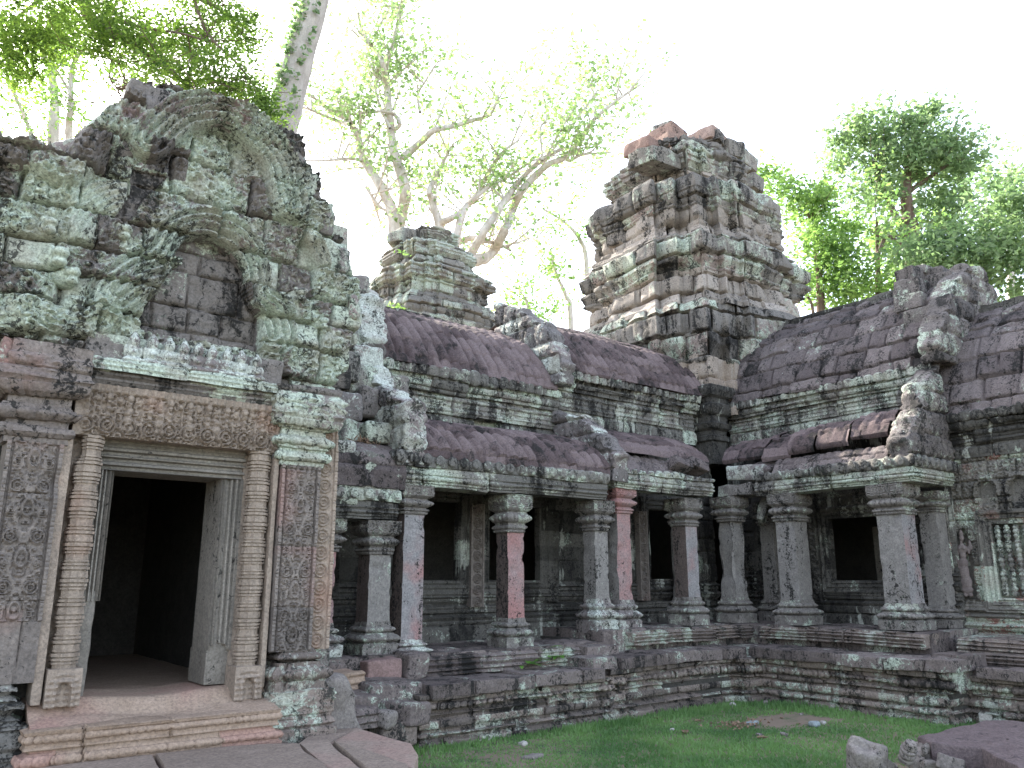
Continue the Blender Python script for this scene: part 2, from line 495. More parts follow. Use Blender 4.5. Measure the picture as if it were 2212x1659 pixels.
def stone(name, base, alt, lich=(.35, .40, .33), la=.5, ba=.5, wa=.15, pink=None, pa=0., sc=1.0, bump=.5, black=(.022, .021, .020), lich2=None, toneamt=.35, streak=0.0):
    """weathered sandstone: base/alt stone, crusty green lichen (la), black crust (ba), white spots (wa)"""
    m, t, b, P = newmat(name)
    at = nd(t, "ShaderNodeAttribute", attribute_name="tone").outputs["Fac"]
    tone = tmath(t, 'SUBTRACT', at, .5)
    n1 = tnoise(t, P, 1.5 * sc, 4, .6, .3)
    n2 = tnoise(t, P, 6.5 * sc, 7, .7, .6)
    n3 = tnoise(t, tscale(t, P, (1, 1, .25)), 3.0 * sc, 7, .68, .4)
    n4 = tnoise(t, P, 45, 4, .7)
    n5 = tnoise(t, P, 19 * sc, 5, .72, .9)
    bw = tmath(t, 'ADD', tmath(t, 'MULTIPLY', n2, .6), tmath(t, 'MULTIPLY', tone, .5))
    col = tmix(t, tmap(t, bw, .1, .5), base, alt)
    if pink: col = tmix(t, tmap(t, tmath(t, 'MULTIPLY_ADD', tone, 1.0, tnoise(t, P, 1.3 * sc, 4, .55, .3)), .62 - .4 * pa, .86 - .4 * pa, 0, .85), col, pink)
    # big dark weathering, streaked downwards
    bk = tmath(t, 'ADD', tmath(t, 'MULTIPLY', n3, .62), tmath(t, 'ADD', tmath(t, 'MULTIPLY', n2, .25), tmath(t, 'MULTIPLY', n5, .25)))
    bk = tmath(t, 'MULTIPLY_ADD', tone, -.12, bk)
    if ba > 0: col = tmix(t, tmap(t, bk, .74 - .30 * ba, .84 - .30 * ba, 0, .92), col, black)
    if la > 0:
        q = tmath(t, 'ADD', tmath(t, 'MULTIPLY', n1, .42), tmath(t, 'ADD', tmath(t, 'MULTIPLY', n2, .33), tmath(t, 'MULTIPLY', n5, .32)))
        q = tmath(t, 'MULTIPLY_ADD', tone, toneamt * .45, q)
        lc = tmix(t, tmap(t, n4, .35, .65), lich, lich2 or tuple(min(.75, c * 1.35 + .02) for c in lich))
        lc = tmix(t, tmap(t, tnoise(t, P, 2.7, 3, .5), .42, .62, 0, .6), lc, (.33, .31, .26))
        th = .70 - .27 * la
        col = tmix(t, tmap(t, q, th - .012, th + .022, 0, .93), col, lc)
        if ba > 0:      # black crust creeping over the lichen, again with a sharp rim
            r_ = tmath(t, 'ADD', tmath(t, 'MULTIPLY', n5, .55), tmath(t, 'MULTIPLY', n3, .5))
            col = tmix(t, tmap(t, r_, .66 - .22 * ba, .70 - .22 * ba, 0, .88), col, black)
    if wa > 0:
        vo = nd(t, "ShaderNodeTexVoronoi"); vo.inputs["Scale"].default_value = 13
        t.links.new(tmixv(t, P, .05), vo.inputs["Vector"])
        ws = tmath(t, 'ADD', vo.outputs["Distance"], tmath(t, 'MULTIPLY', tnoise(t, P, 3.2, 5, .65), 1.2))
        col = tmix(t, tmap(t, ws, .46 + .30 * wa, .38 + .30 * wa, 0, .88), col, (.50, .51, .48))
    if streak > 0:      # pale mineral runs
        sn = tnoise(t, tscale(t, P, (1, 1, .12)), 7, 5, .7, .2)
        col = tmix(t, tmap(t, tmath(t, 'ADD', tmath(t, 'MULTIPLY', sn, .6), tmath(t, 'MULTIPLY', n1, .4)), .62 - .1 * streak, .66 - .1 * streak, 0, .75), col, (.42, .43, .38))
    col = tmix(t, .65, col, tmix(t, tmap(t, n4, .25, .75), (.5, .5, .5), (1.4, 1.38, 1.35)), 'MULTIPLY')
    setin(t, b, "Base Color", col)
    bp = nd(t, "ShaderNodeBump"); bp.inputs["Strength"].default_value = bump; bp.inputs["Distance"].default_value = .03
    hh = tmath(t, 'ADD', tmath(t, 'MULTIPLY', n2, .9), tmath(t, 'ADD', tmath(t, 'MULTIPLY', n4, .35), tmath(t, 'MULTIPLY', n5, .6)))
    t.links.new(hh, bp.inputs["Height"]); t.links.new(bp.outputs[0], b.inputs["Normal"])
    return m
def tmixv(t, P, amt):
    n = nd(t, "ShaderNodeTexNoise"); t.links.new(P, n.inputs["Vector"]); n.inputs["Scale"].default_value = 12
    a = nd(t, "ShaderNodeVectorMath", operation='SCALE'); t.links.new(n.outputs["Color"], a.inputs[0]); a.inputs["Scale"].default_value = amt * 2
    b_ = nd(t, "ShaderNodeVectorMath", operation='ADD'); t.links.new(P, b_.inputs[0]); t.links.new(a.outputs[0], b_.inputs[1])
    return b_.outputs[0]
def leafmat(name, c1, c2, trans=.5):
    m, t, b, P = newmat(name)
    n = tnoise(t, P, 2.2, 3, .6); at = nd(t, "ShaderNodeAttribute", attribute_name="tone").outputs["Fac"]
    f = tmap(t, tmath(t, 'MULTIPLY_ADD', at, .5, tmath(t, 'MULTIPLY', n, .5)), .25, .75)
    col = tmix(t, f, c1, c2)
    setin(t, b, "Base Color", col); b.inputs["Roughness"].default_value = .5; b.inputs["Specular IOR Level"].default_value = .4
    tr = nd(t, "ShaderNodeBsdfTranslucent"); tc = tmix(t, 1.0, col, (1.2, 1.38, .95), 'MULTIPLY'); t.links.new(tc, tr.inputs[0])
    mx = nd(t, "ShaderNodeMixShader"); mx.inputs[0].default_value = trans
    t.links.new(b.outputs[0], mx.inputs[1]); t.links.new(tr.outputs[0], mx.inputs[2])
    t.links.new(mx.outputs[0], t.nodes["Material Output"].inputs[0])
    return m
def barkmat(name, c1, c2, scale=6):
    m, t, b, P = newmat(name)
    n = tnoise(t, tscale(t, P, (1, 1, .35)), scale, 6, .65)
    n2 = tnoise(t, P, scale * 7, 4, .7)
    setin(t, b, "Base Color", tmix(t, tmap(t, tmath(t, 'ADD', tmath(t, 'MULTIPLY', n, .7), tmath(t, 'MULTIPLY', n2, .3)), .35, .65), c1, c2))
    bp = nd(t, "ShaderNodeBump"); bp.inputs["Strength"].default_value = .6; bp.inputs["Distance"].default_value = .02
    t.links.new(tmath(t, 'ADD', n, n2), bp.inputs["Height"]); t.links.new(bp.outputs[0], b.inputs["Normal"])
    return m
PK = (.33, .165, .155)
M = {}
M['ped'] = stone("lichened_sandstone", (.165, .148, .138), (.27, .24, .222), la=.68, ba=.50, wa=.06, pink=(.27, .20, .195), pa=.14, toneamt=.7)
M['gal'] = stone("gallery_sandstone", (.15, .142, .13), (.25, .235, .21), la=.58, ba=.54, wa=.22, toneamt=.35, sc=1.3)
M['gal2'] = stone("white_crusted_sandstone", (.16, .145, .14), (.25, .21, .20), la=.62, ba=.46, wa=.62, toneamt=.35, sc=1.3, lich=(.40, .43, .39))
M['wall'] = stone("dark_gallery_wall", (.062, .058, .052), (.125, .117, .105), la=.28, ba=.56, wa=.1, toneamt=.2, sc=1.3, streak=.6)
M['corn'] = stone("streaked_cornice_stone", (.145, .138, .125), (.24, .222, .20), la=.58, ba=.57, wa=.12, toneamt=.3, sc=1.4, streak=.7)
M['roof'] = stone("purple_roof_stone", (.098, .072, .072), (.182, .140, .138), la=.0, ba=.54, wa=.12, toneamt=.3, sc=1.4, bump=.8)
M['roofb'] = stone("weathered_roof_stone", (.105, .086, .085), (.185, .155, .150), la=.16, ba=.52, wa=.28, toneamt=.3, sc=1.4, bump=.8)
M['tower'] = stone("tower_sandstone", (.17, .155, .142), (.28, .255, .228), la=.54, ba=.55, wa=.1, pink=(.26, .20, .18), pa=.05, toneamt=.35, sc=1.2)
M['towerl'] = stone("pale_tower_stone", (.25, .22, .195), (.36, .315, .28), la=.22, ba=.46, wa=.05, toneamt=.25, sc=1.2)
M['terr'] = stone("terrace_stone", (.135, .112, .10), (.235, .19, .165), la=.42, ba=.52, wa=.14, toneamt=.25, sc=1.5, streak=.4)
M['cope'] = stone("terrace_coping_stone", (.120, .098, .092), (.20, .166, .155), la=.38, ba=.50, wa=.16, toneamt=.25, sc=1.5)
M['pillar'] = stone("pillar_stone", (.20, .19, .19), (.30, .285, .285), la=.12, ba=.36, wa=.14, pink=PK, pa=.40, toneamt=.0, sc=1.2, bump=.25)
M['pillarp'] = stone("pink_pillar_stone", (.32, .18, .17), (.27, .215, .21), la=.10, ba=.32, wa=.30, pink=PK, pa=.5, toneamt=.0, bump=.25)
M['pillarg'] = stone("grey_pillar_stone", (.17, .158, .147), (.27, .25, .235), la=.22, ba=.42, wa=.16, toneamt=.0, sc=1.2, bump=.3)
M['pcap'] = stone("moulded_pillar_stone", (.15, .14, .128), (.24, .215, .20), la=.46, ba=.48, wa=.25, toneamt=.2, sc=1.6)
M['door'] = stone("buff_carved_stone", (.235, .19, .155), (.345, .28, .228), la=.0, ba=.18, wa=.0, pink=(.33, .215, .165), pa=.1, toneamt=.3, bump=.4)
M['pil'] = stone("grey_carved_stone", (.15, .13, .118), (.24, .205, .182), la=.10, ba=.28, wa=.03, pink=(.27, .165, .145), pa=.12, toneamt=.3, bump=.4)
M['frame'] = stone("door_frame_stone", (.17, .155, .135), (.26, .235, .205), la=.06, ba=.28, wa=.0, toneamt=.2, bump=.35)
M['sill'] = stone("worn_pink_stone", (.28, .205, .152), (.38, .285, .222), la=.0, ba=.24, wa=.0, pink=(.35, .215, .175), pa=.2, toneamt=.3, bump=.35)
M['path'] = stone("pink_paving_stone", (.235, .185, .152), (.345, .275, .228), la=.0, ba=.30, wa=.05, pink=(.34, .23, .195), pa=.15, toneamt=.3, bump=.8)
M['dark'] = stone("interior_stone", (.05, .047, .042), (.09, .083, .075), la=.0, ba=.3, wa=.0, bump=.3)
M['rock'] = stone("rubble_stone", (.16, .14, .13), (.28, .25, .23), la=.16, ba=.40, wa=.10, toneamt=.3, sc=1.8)
M['slab'] = stone("fallen_slab_stone", (.105, .08, .082), (.185, .145, .146), la=.0, ba=.44, wa=.10, toneamt=.3, sc=1.8, bump=.9)
M['pale'] = stone("pale_cut_stone", (.36, .34, .31), (.48, .45, .42), la=.0, ba=.12, wa=.1)
M['towerp'] = stone("pale_unstained_stone", (.33, .27, .225), (.42, .36, .31), la=.10, ba=.34, wa=.05, toneamt=.25, sc=1.2)
M['fin'] = stone("dark_gable_stone", (.12, .105, .10), (.20, .175, .165), la=.44, ba=.55, wa=.3, toneamt=.25, sc=1.5)
M['pside'] = stone("dark_brown_pillar_stone", (.095, .075, .068), (.16, .125, .112), la=.08, ba=.5, wa=.08, toneamt=.0, sc=1.2, bump=.3)  # darker brown, given to every shaft face except the front one
M['towerr'] = stone("grey_green_tower_stone", (.20, .185, .165), (.30, .28, .25), la=.62, ba=.44, wa=.1, toneamt=.3, sc=1.1)
M['figure'] = stone("smooth_carved_figure_stone", (.15, .12, .115), (.22, .185, .175), la=.0, ba=.15, wa=.02, toneamt=.2, bump=.25)
M['capl'] = stone("pink_grey_capital_stone", (.155, .13, .118), (.24, .205, .185), la=.34, ba=.42, wa=.05, pink=(.27, .165, .145), pa=.25, toneamt=.4)
M['bluer'] = stone("blue_grey_stone", (.20, .235, .25), (.34, .38, .39), la=.0, ba=.15, wa=.1)
# ================================================================== SETTING
def c1(x, y): return (x * .4334, 110.6 + .4334 * y)          # survey sheet 1 -> picture units
YP = 7.1                                                     # plane of the pavilion front

# ground: one sheet to the horizon, gently uneven near the court
def ground_z(x, y):
    z = .03 * fbm(x, y, 0 * x, .5, 3, 3) + .012 * fbm(x, y, 0 * x, 2.5, 2, 4)
    return z * smooth(60, 20, np.hypot(x, y))
gx = np.concatenate([-np.geomspace(400, 12, 14), np.arange(-10, 16, .12), np.geomspace(16.5, 500, 16)])
gy = np.concatenate([-np.geomspace(400, 8, 14), np.arange(-6, 12, .12), np.geomspace(12.5, 500, 16)])
X, Y = np.meshgrid(gx, gy, indexing='ij')
V = np.stack([X, Y, ground_z(X, Y)], 2).reshape(-1, 3)
m, t, b, P = newmat("lawn_soil")
g1 = tnoise(t, P, 1.1, 5, .6); g2 = tnoise(t, P, 9, 5, .7); g3 = tnoise(t, P, 60, 3, .7)
gc = tmix(t, tmap(t, g2, .3, .7), (.06, .10, .045), (.10, .15, .07))
gc = tmix(t, tmap(t, tmath(t, 'ADD', tmath(t, 'MULTIPLY', g1, .7), tmath(t, 'MULTIPLY', g2, .35)), .44, .56), gc, (.215, .165, .125))
gc = tmix(t, .6, gc, tmix(t, g3, (.5, .5, .5), (1.4, 1.4, 1.4)), 'MULTIPLY')
setin(t, b, "Base Color", gc)
tag(mk("ground", V, grid_faces(len(gx), len(gy)), m), "short green lawn with bare earth patches filling the courtyard", "ground", kind="structure")

# grass blades
rg = np.random.default_rng(5)
N = 240000
r_ = 4.0 + 10.5 * rg.random(N) ** .75; th = R(YAW) + (rg.random(N) * 1.15 - 0.95)
bx = r_ * np.cos(th) ; by = r_ * np.sin(th)
ok = (by < 7.5) & (bx < 12.2) & (bx > 3.0)
bare = fbm(bx, by, 0 * bx, .8, 3, 31) + .30 * np.exp(-((bx - 8.7) ** 2 / 1.2 + (by - 6.1) ** 2 / .5)) + .25 * np.exp(-((bx - 9.1) ** 2 / .5 + (by - 5.2) ** 2 / .3))
ok &= bare < .10 + .32 * rg.random(N)
bx, by, r_ = bx[ok], by[ok], r_[ok]; n = len(bx)
a = rg.random(n) * 6.283; hgt = (.014 + .026 * rg.random(n)) * (1 + .6 * fbm(bx, by, 0 * bx, .9, 2, 8)) ; wd = .0035 + .0006 * r_
la = rg.random(n) * 6.283; ll = hgt * (.3 + .8 * rg.random(n))
bz = ground_z(bx, by) - .003
edge = (by > 7.05) | ((bx > 9.4) & (by > 5.0)); hgt = hgt * np.where(edge, 1.9, 1)
A = np.stack([bx - wd * np.cos(a), by - wd * np.sin(a), bz], 1); B_ = np.stack([bx + wd * np.cos(a), by + wd * np.sin(a), bz], 1)
C = np.stack([bx + ll * np.cos(la), by + ll * np.sin(la), bz + hgt], 1)
V = np.stack([A, B_, C], 1).reshape(-1, 3); F = np.arange(3 * n).reshape(n, 3)
tn = np.repeat(np.clip(.5 + .8 * fbm(bx, by, 0 * bx, 1.3, 3, 12) + .3 * (rg.random(n) - .5), 0, 1), 3)
M['grass'] = leafmat("grass_blades", (.10, .20, .07), (.20, .33, .12), .45)
tag(mk("grass", V, F, M['grass'], None, tn, False), "fine green grass covering the courtyard", "grass", kind="stuff")

# paving slabs in front of the doorway
pv = Acc()
def slab(acc, poly, z0, z1, seed=0, r=.015, tone=.5, rough=.012):
    """flat stone with a free outline: top surface, rounded rim"""
    from mathutils.geometry import tessellate_polygon
    pts = []
    n = len(poly)
    for i in range(n):
        (x0, y0), (x1, y1) = poly[i], poly[(i + 1) % n]; k = max(1, int(math.hypot(x1 - x0, y1 - y0) / .05))
        for q in range(k): pts.append((x0 + (x1 - x0) * q / k, y0 + (y1 - y0) * q / k))
    P = np.array(pts); c = P.mean(0); n = len(P)
    ar = np.sum(P[:, 0] * np.roll(P[:, 1], -1) - np.roll(P[:, 0], -1) * P[:, 1])
    if ar < 0: P = P[::-1]
    P = P + .012 * np.stack([fbm(P[:, 0], P[:, 1], 0, 3, 2, seed), fbm(P[:, 0], P[:, 1], 5, 3, 2, seed + 1)], 1)
    rings = []
    for k, (s, z) in enumerate([(0, z0), (0, (z0 + z1) / 2), (0, z1 - r), (r * .35, z1 - r * .3), (r, z1), (.06, z1), (.14, z1), (.25, z1)]):
        d = P - c; L = np.linalg.norm(d, axis=1, keepdims=True); q = c + d * np.clip(1 - s / L, .05, 1)
        rings.append(np.concatenate([q, np.full((n, 1), z)], 1))
    rings.append(np.concatenate([c + (P - c) * .3, np.full((n, 1), z1)], 1))
    rings.append(np.concatenate([c + (P - c) * .02, np.full((n, 1), z1)], 1))
    V = np.concatenate(rings); m_ = len(rings)
    i = np.arange(m_ - 1)[:, None]; j = np.arange(n)[None, :]; j2 = (j + 1) % n
    F = np.stack([i * n + j, i * n + j2, (i + 1) * n + j2, (i + 1) * n + j], 2).reshape(-1, 4)
    V[:, 2] += rough * fbm(V[:, 0], V[:, 1], V[:, 2], 2.2, 3, seed)
    acc.add(V, F, tone)
def zpoly(uvs, z): return [PZ(u, v, z) for u, v in uvs]
zs = .385
pave = [([(-700, 1900), (-500, 1735), (60, 1650), (330, 1628), (470, 1900)], .55), ([(338, 1628), (505, 1612), (640, 1608), (760, 1700), (700, 1900), (480, 1900)], .35),
        ([(648, 1605), (705, 1598), (895, 1760), (900, 1900), (710, 1900), (770, 1702)], .6), ([(722, 1600), (880, 1650), (893, 1668), (895, 1720), (890, 1752)], .4)]
for k, (uv, tn_) in enumerate(pave): slab(pv, zpoly(uv, zs), -.02, zs + .01 * (k % 2), seed=k + 3, tone=tn_)
slab(pv, zpoly([(716, 1598), (770, 1568), (890, 1600), (905, 1625), (896, 1652)], zs), -.02, zs - .02, seed=9, tone=.7)
slab(pv, zpoly([(640, 1600), (720, 1540), (770, 1552), (772, 1564), (712, 1594)], zs), -.02, zs - .035, seed=12, tone=.45)
tag(pv.build("pavement", M['path']), "pinkish worn paving slabs with open joints before the doorway", "pavement", kind="structure")

# ================================================================== ENTRANCE PAVILION
pav = thing("entrance_pavilion", (2.0, 7.1, .3), "tall entrance pavilion with a carved pediment covered in pale green lichen over a dark doorway", "pavilion")
# ---- pediment
outline = [(-420, 400), (-300, 340), (-150, 322), (0, 316), (62, 322), (88, 340), (118, 346), (140, 330), (168, 300), (212, 268), (250, 238), (278, 214), (287, 190), (320, 181), (352, 194), (380, 196), (410, 214),
           (455, 224), (505, 236), (560, 262), (585, 283), (640, 306), (648, 352), (660, 362), (680, 384), (684, 430), (712, 450), (722, 498), (738, 520), (746, 560), (752, 590), (768, 622), (775, 690), (768, 742), (735, 760), (742, 800), (722, 815),
           (730, 860), (628, 860), (628, 810), (560, 815), (240, 770), (192, 775), (192, 700), (185, 770), (60, 735), (-40, 715), (-420, 690)]
OL = lift(outline, YP)
niche = lift([c1(*p) for p in [(690, 1395), (700, 1290), (775, 1205), (835, 1110), (850, 1030), (900, 960), (990, 932), (1080, 948), (1155, 1010), (1205, 1090), (1215, 1180), (1240, 1270), (1300, 1330), (1290, 1500), (950, 1440)]], YP)
nedge = curve(lift([c1(*p) for p in [(560, 1230), (640, 1170), (700, 1130), (800, 1090), (850, 1030), (890, 955), (990, 922), (1080, 938), (1160, 1000), (1212, 1085), (1222, 1180), (1250, 1270), (1330, 1335), (1345, 1420)]], YP), 5)
uarch = curve(lift([c1(*p) for p in [(720, 480), (800, 400), (900, 335), (1080, 325), (1190, 385), (1290, 480), (1370, 590), (1400, 720), (1420, 800)]], YP), 5)
uin = lift([c1(*p) for p in [(900, 500), (960, 430), (1080, 400), (1200, 480), (1260, 600), (1200, 650), (1050, 560), (930, 520)]], YP)
feather = lift([c1(*p) for p in [(340, 700), (640, 640), (730, 735), (560, 880), (480, 960), (330, 960)]], YP)
lwing = curve(lift([c1(*p) for p in [(120, 1180), (160, 1330), (270, 1400), (400, 1400), (500, 1330)]], YP), 5)
larch = curve(lift([c1(*p) for p in [(490, 1290), (540, 1215), (620, 1180), (690, 1190)]], YP), 4)
rband = curve(lift([c1(*p) for p in [(1300, 800), (1450, 860), (1540, 950), (1600, 1100)]], YP), 4)
rleaf = curve(lift([c1(*p) for p in [(1440, 880), (1540, 960), (1590, 1080), (1570, 1190)]], YP), 4)
ledge = curve(lift([(0, 335), (60, 345), (110, 372), (150, 372), (220, 300), (275, 245)], YP), 4)
bareb = lift([c1(*p) for p in [(640, 610), (830, 640), (700, 760), (640, 860), (560, 850), (640, 720)]], YP)
prow = rows_of(2.9, 6.2, .31, 4, .22)
PX0, PZ0 = -1.0, 2.95
def ped_h(a, b):
    X = PX0 + a; Z = PZ0 + b; Y = 0 * X
    h, t, d = courses(X, Z + .03 * vnoise(X * .9, Z * .9, Y, 6), prow, .52, 11, .008, .085, .028, .045, .02)
    t = t * .75 + .2
    sc_ = scrolls(X + .05 * vnoise(X * 4, Z * 4, Y, 2), Z + .05 * vnoise(X * 4, Z * 4, Y, 3), .125, .040, 5, 1.8) + scrolls(X, Z + 3, .055, .012, 7, 1.3)
    flat = np.zeros_like(X)
    flat = np.maximum(flat, (t > .86) & (X > .3))
    di, si = pdist(X, Z, nedge); du, su = pdist(X, Z, uarch); inn = inpoly(X, Z, niche)
    # inner arch border: three strips and a beaded one
    nb = (di < .21) & ~inn
    hb = .07 + .042 * np.cos(di / .07 * 2 * np.pi) + np.where(np.abs(di - .105) < .03, beads(si, .055, .03), 0)
    # flame leaves beyond the border
    fl = smooth(.30, .21, di) * (.05 + .03 * np.abs(np.sin(si / .11 * np.pi)))
    ub = (du < .20); hu = .11 * smooth(.20, .14, du) + .042 * np.cos(du / .072 * 2 * np.pi) + .012 * np.sin(su / .05 * 6.283)
    h = h + np.where(flat > 0, 0, sc_)
    h = h + np.where(nb, hb - .7 * sc_ * (flat < 1), np.where(inn, 0, fl * .8))
    h = np.where(ub, h * .35 + hu, h); t = np.where(ub, np.maximum(t, .7), t)
    ui = inpoly(X, Z, uin); h = np.where(ui, h - .05 + .02 * np.sin(14 * np.hypot(X - 2.1, (Z - 5.1)) * 3), h)
    fe = inpoly(X, Z, feather); h = np.where(fe, h * .6 + .05 - np.where(fe, sc_, 0) * .6 + .018 * np.cos(np.hypot(X - 1.55, Z - 4.2) / .055 * 6.283) * smooth(-.9, .4, np.sin(np.arctan2(Z - 4.2, X - 1.55) * 3)), h)
    be = inpoly(X, Z, bareb); h = np.where(be, h * .3 - .03, h); t = np.where(be, .02, t)
    for cv, wdt, am in ((lwing, .17, .07), (larch, .10, .05), (rband, .09, .05), (rleaf, .11, .05), (ledge, .16, .14)):
        dd, ss = pdist(X, Z, cv); k = smooth(wdt, wdt * .6, dd)
        h = h + k * (am + .014 * np.cos(dd / .05 * 6.283)) + np.where(dd < wdt * .5, beads(ss, .07, .012), 0) * k
    # niche floor: flat worn blocks
    hn, tn_, dn = courses(X, Z, rows_of(3.2, 5.2, .27, 9), .42, 23, .008, .03, .012, .02, .01)
    h = np.where(inn, hn - .13 + .012 * fbm(X, Z, Y, 9, 3, 4), h); t = np.where(inn, tn_ * .3 + .15 * (Z > 4.0), t)
    # flower boss block
    fx_, fz_ = lift([c1(822, 560)], YP)[0]; rr = np.hypot(X - fx_, Z - fz_)
    h = h + .03 * smooth(.085, .05, rr) * (.6 + .4 * np.cos(5 * np.arctan2(Z - fz_, X - fx_))); t = np.where((np.abs(X - fx_) < .17) & (np.abs(Z - fz_) < .14), .05, t)
    # overall bulge, lean and broken surface
    h = h + .03 * fbm(X, Z, Y, 1.4, 3, 15) + .018 * fbm(X, Z, Y, 14, 3, 16) + .03 * smooth(.3, .75, fbm(X, Z, Y, 3, 2, 41)) - .05 * smooth(.3, .6, fbm(X, Z, Y, 2.4, 2, 44))
    h = h + .07 * (Z - 3.2) / 2.8 * (1 + .0 * X)
    return h, np.clip(t, 0, 1)
def ped_mask(a, b):
    X = PX0 + a; Z = PZ0 + b
    wx = .025 * fbm(X, Z, 0 * X, 5, 2, 51); wz = .03 * fbm(X, Z, 0 * X, 5, 2, 52)
    return inpoly(X + wx, Z + wz, OL)
ac = Acc(); relief(ac, (PX0, YP - .03, PZ0), (1, 0, 0), (0, -1, 0), 4.8, 3.3, .0125, ped_h, ped_mask, .38)
ac.build("pediment", M['ped'], pav)
# projecting broken lumps along the crest and the makara snouts
cr = []
for k, (u, v, s1, s2, s3, rx) in enumerate([(318, 205, .34, .30, .22, 8), (350, 245, .30, .3, .26, -10), (300, 262, .26, .28, .2, 14), (370, 215, .22, .28, .16, 20), (420, 232, .3, .26, .15, 12), (480, 252, .32, .25, .14, 10), (600, 300, .24, .25, .18, 22),
                                            (640, 335, .16, .26, .22, 6), (672, 400, .12, .25, .26, 4), (175, 320, .42, .3, .2, -36), (230, 285, .36, .3, .2, -34), (705, 480, .14, .25, .26, 4), (738, 560, .12, .24, .28, 2), (762, 660, .12, .26, .26, 0),
                                            (20, 338, .5, .34, .16, 4), (250, 320, .3, .2, .18, -30), (290, 290, .2, .24, .18, 10)]):
    x, z = PY(u, v, YP - .05); cr.append(rbox((x, YP + .03, z - .02), (s1, s2 + .04, s3), (k * 3 % 7 - 3, rx, k * 5 % 9 - 4), .05, .05, 4, .03, k, chip=.12))
for k, (V, F) in enumerate(cr): mk("crest_stone", V, F, M['ped'], pav, .3 + .1 * (k % 5))
def snout(u, v, s, y, seed):
    x, z = PY(u, v, y)
    return fuse([ball((x, y + .05, z), (s, s * 1.2, s * .8)), ball((x + .02, y - s * .9, z + s * .2), (s * .55, s * .7, s * .4)), ball((x + .02, y - s * .8, z - s * .45), (s * .5, s * .6, s * .3)), ball((x - s * .3, y - s * .4, z + s * .55), s * .28), ball((x + s * .5, y - s * .4, z + s * .55), s * .28)], s * .09, .015, 14, seed)
ac = Acc()
for k, (u, v, s) in enumerate([(118, 560, .15), (145, 600, .13), (100, 492, .12), (715, 745, .13), (690, 700, .10), (640, 640, .12), (610, 650, .09), (160, 660, .12), (260, 505, .12), (378, 565, .06)]):
    V, F = snout(u, v, s * .8, YP - .04, k); mk("carved_creature", V, F, M['ped'], pav, .6)
# ---- figure frieze on its shelf
ac = Acc()
def shelf_carve(S, D, Z, X, Y, L):
    return np.where((Z > 3.27), 0, .008 * np.sin(Z * 180)) - .05 * smooth(.35, .7, fbm(X * 1.0, Y, Z, 2.6, 2, 77)) * smooth(2.0, 2.7, X)
sweep(ac, [(1.14, 7.25), (1.14, 6.98), (2.80, 6.98), (2.80, 7.25)], [(-.1, 3.10), (.02, 3.11), (.05, 3.13), (.06, 3.16), (.09, 3.17), (.10, 3.20), (.13, 3.215), (.14, 3.285), (.12, 3.31), (-.1, 3.315)], .02, block_disp(3, .8, None, .01, .02, .01, .02, .012, 6, shelf_carve, .02, 1.5), side=1)
ac.build("frieze_shelf", M['ped'], pav)
for k, (u, v) in enumerate([(672, 1442), (765, 1456), (847, 1470), (920, 1484), (990, 1494), (1060, 1508), (1135, 1520), (1205, 1532), (1280, 1550)]):
    yf = 6.90; x, z = PY(*c1(u, v), yf); z0 = 3.305; h = z - z0
    s = 1.2
    V, F = fuse([ball((x, yf, z), (.036 * s, .036 * s, .045 * s), 8), ball((x, yf + .01, z + .05), (.022, .022, .03), 6), ball((x, yf + .02, z + .028), (.036, .034, .02), 6),
                 ball((x, yf + .02, z - .085), (.062, .05, .062), 8), ball((x - .055, yf + .02, z - .085), (.02, .022, .055), 6), ball((x + .055, yf + .02, z - .085), (.02, .022, .055), 6),
                 ball((x, yf - .015, z - .10), (.028, .03, .02), 6), ball((x - .035, yf - .005, z0 + .022), (.05, .045, .026), 6), ball((x + .035, yf - .005, z0 + .022), (.05, .045, .026), 6), ball((x, yf + .05, z0 + .03), (.09, .05, .04), 6)] +
                ([ball((x, yf + .06, z - .02), (.05, .03, .07), 6)]), .0085, .004, 20, k, 1)
    mk("seated_figure", V, F, M['gal2'], pav, .5)
ac = Acc()
for V, F in [rbox((1.95, 7.04, 3.42), (1.62, .14, .24), (0, 0, 0), .02, .02, 5, .03, 5)]: ac.add(V, F, .4)
ac.build("frieze_backing", M['ped'], pav)
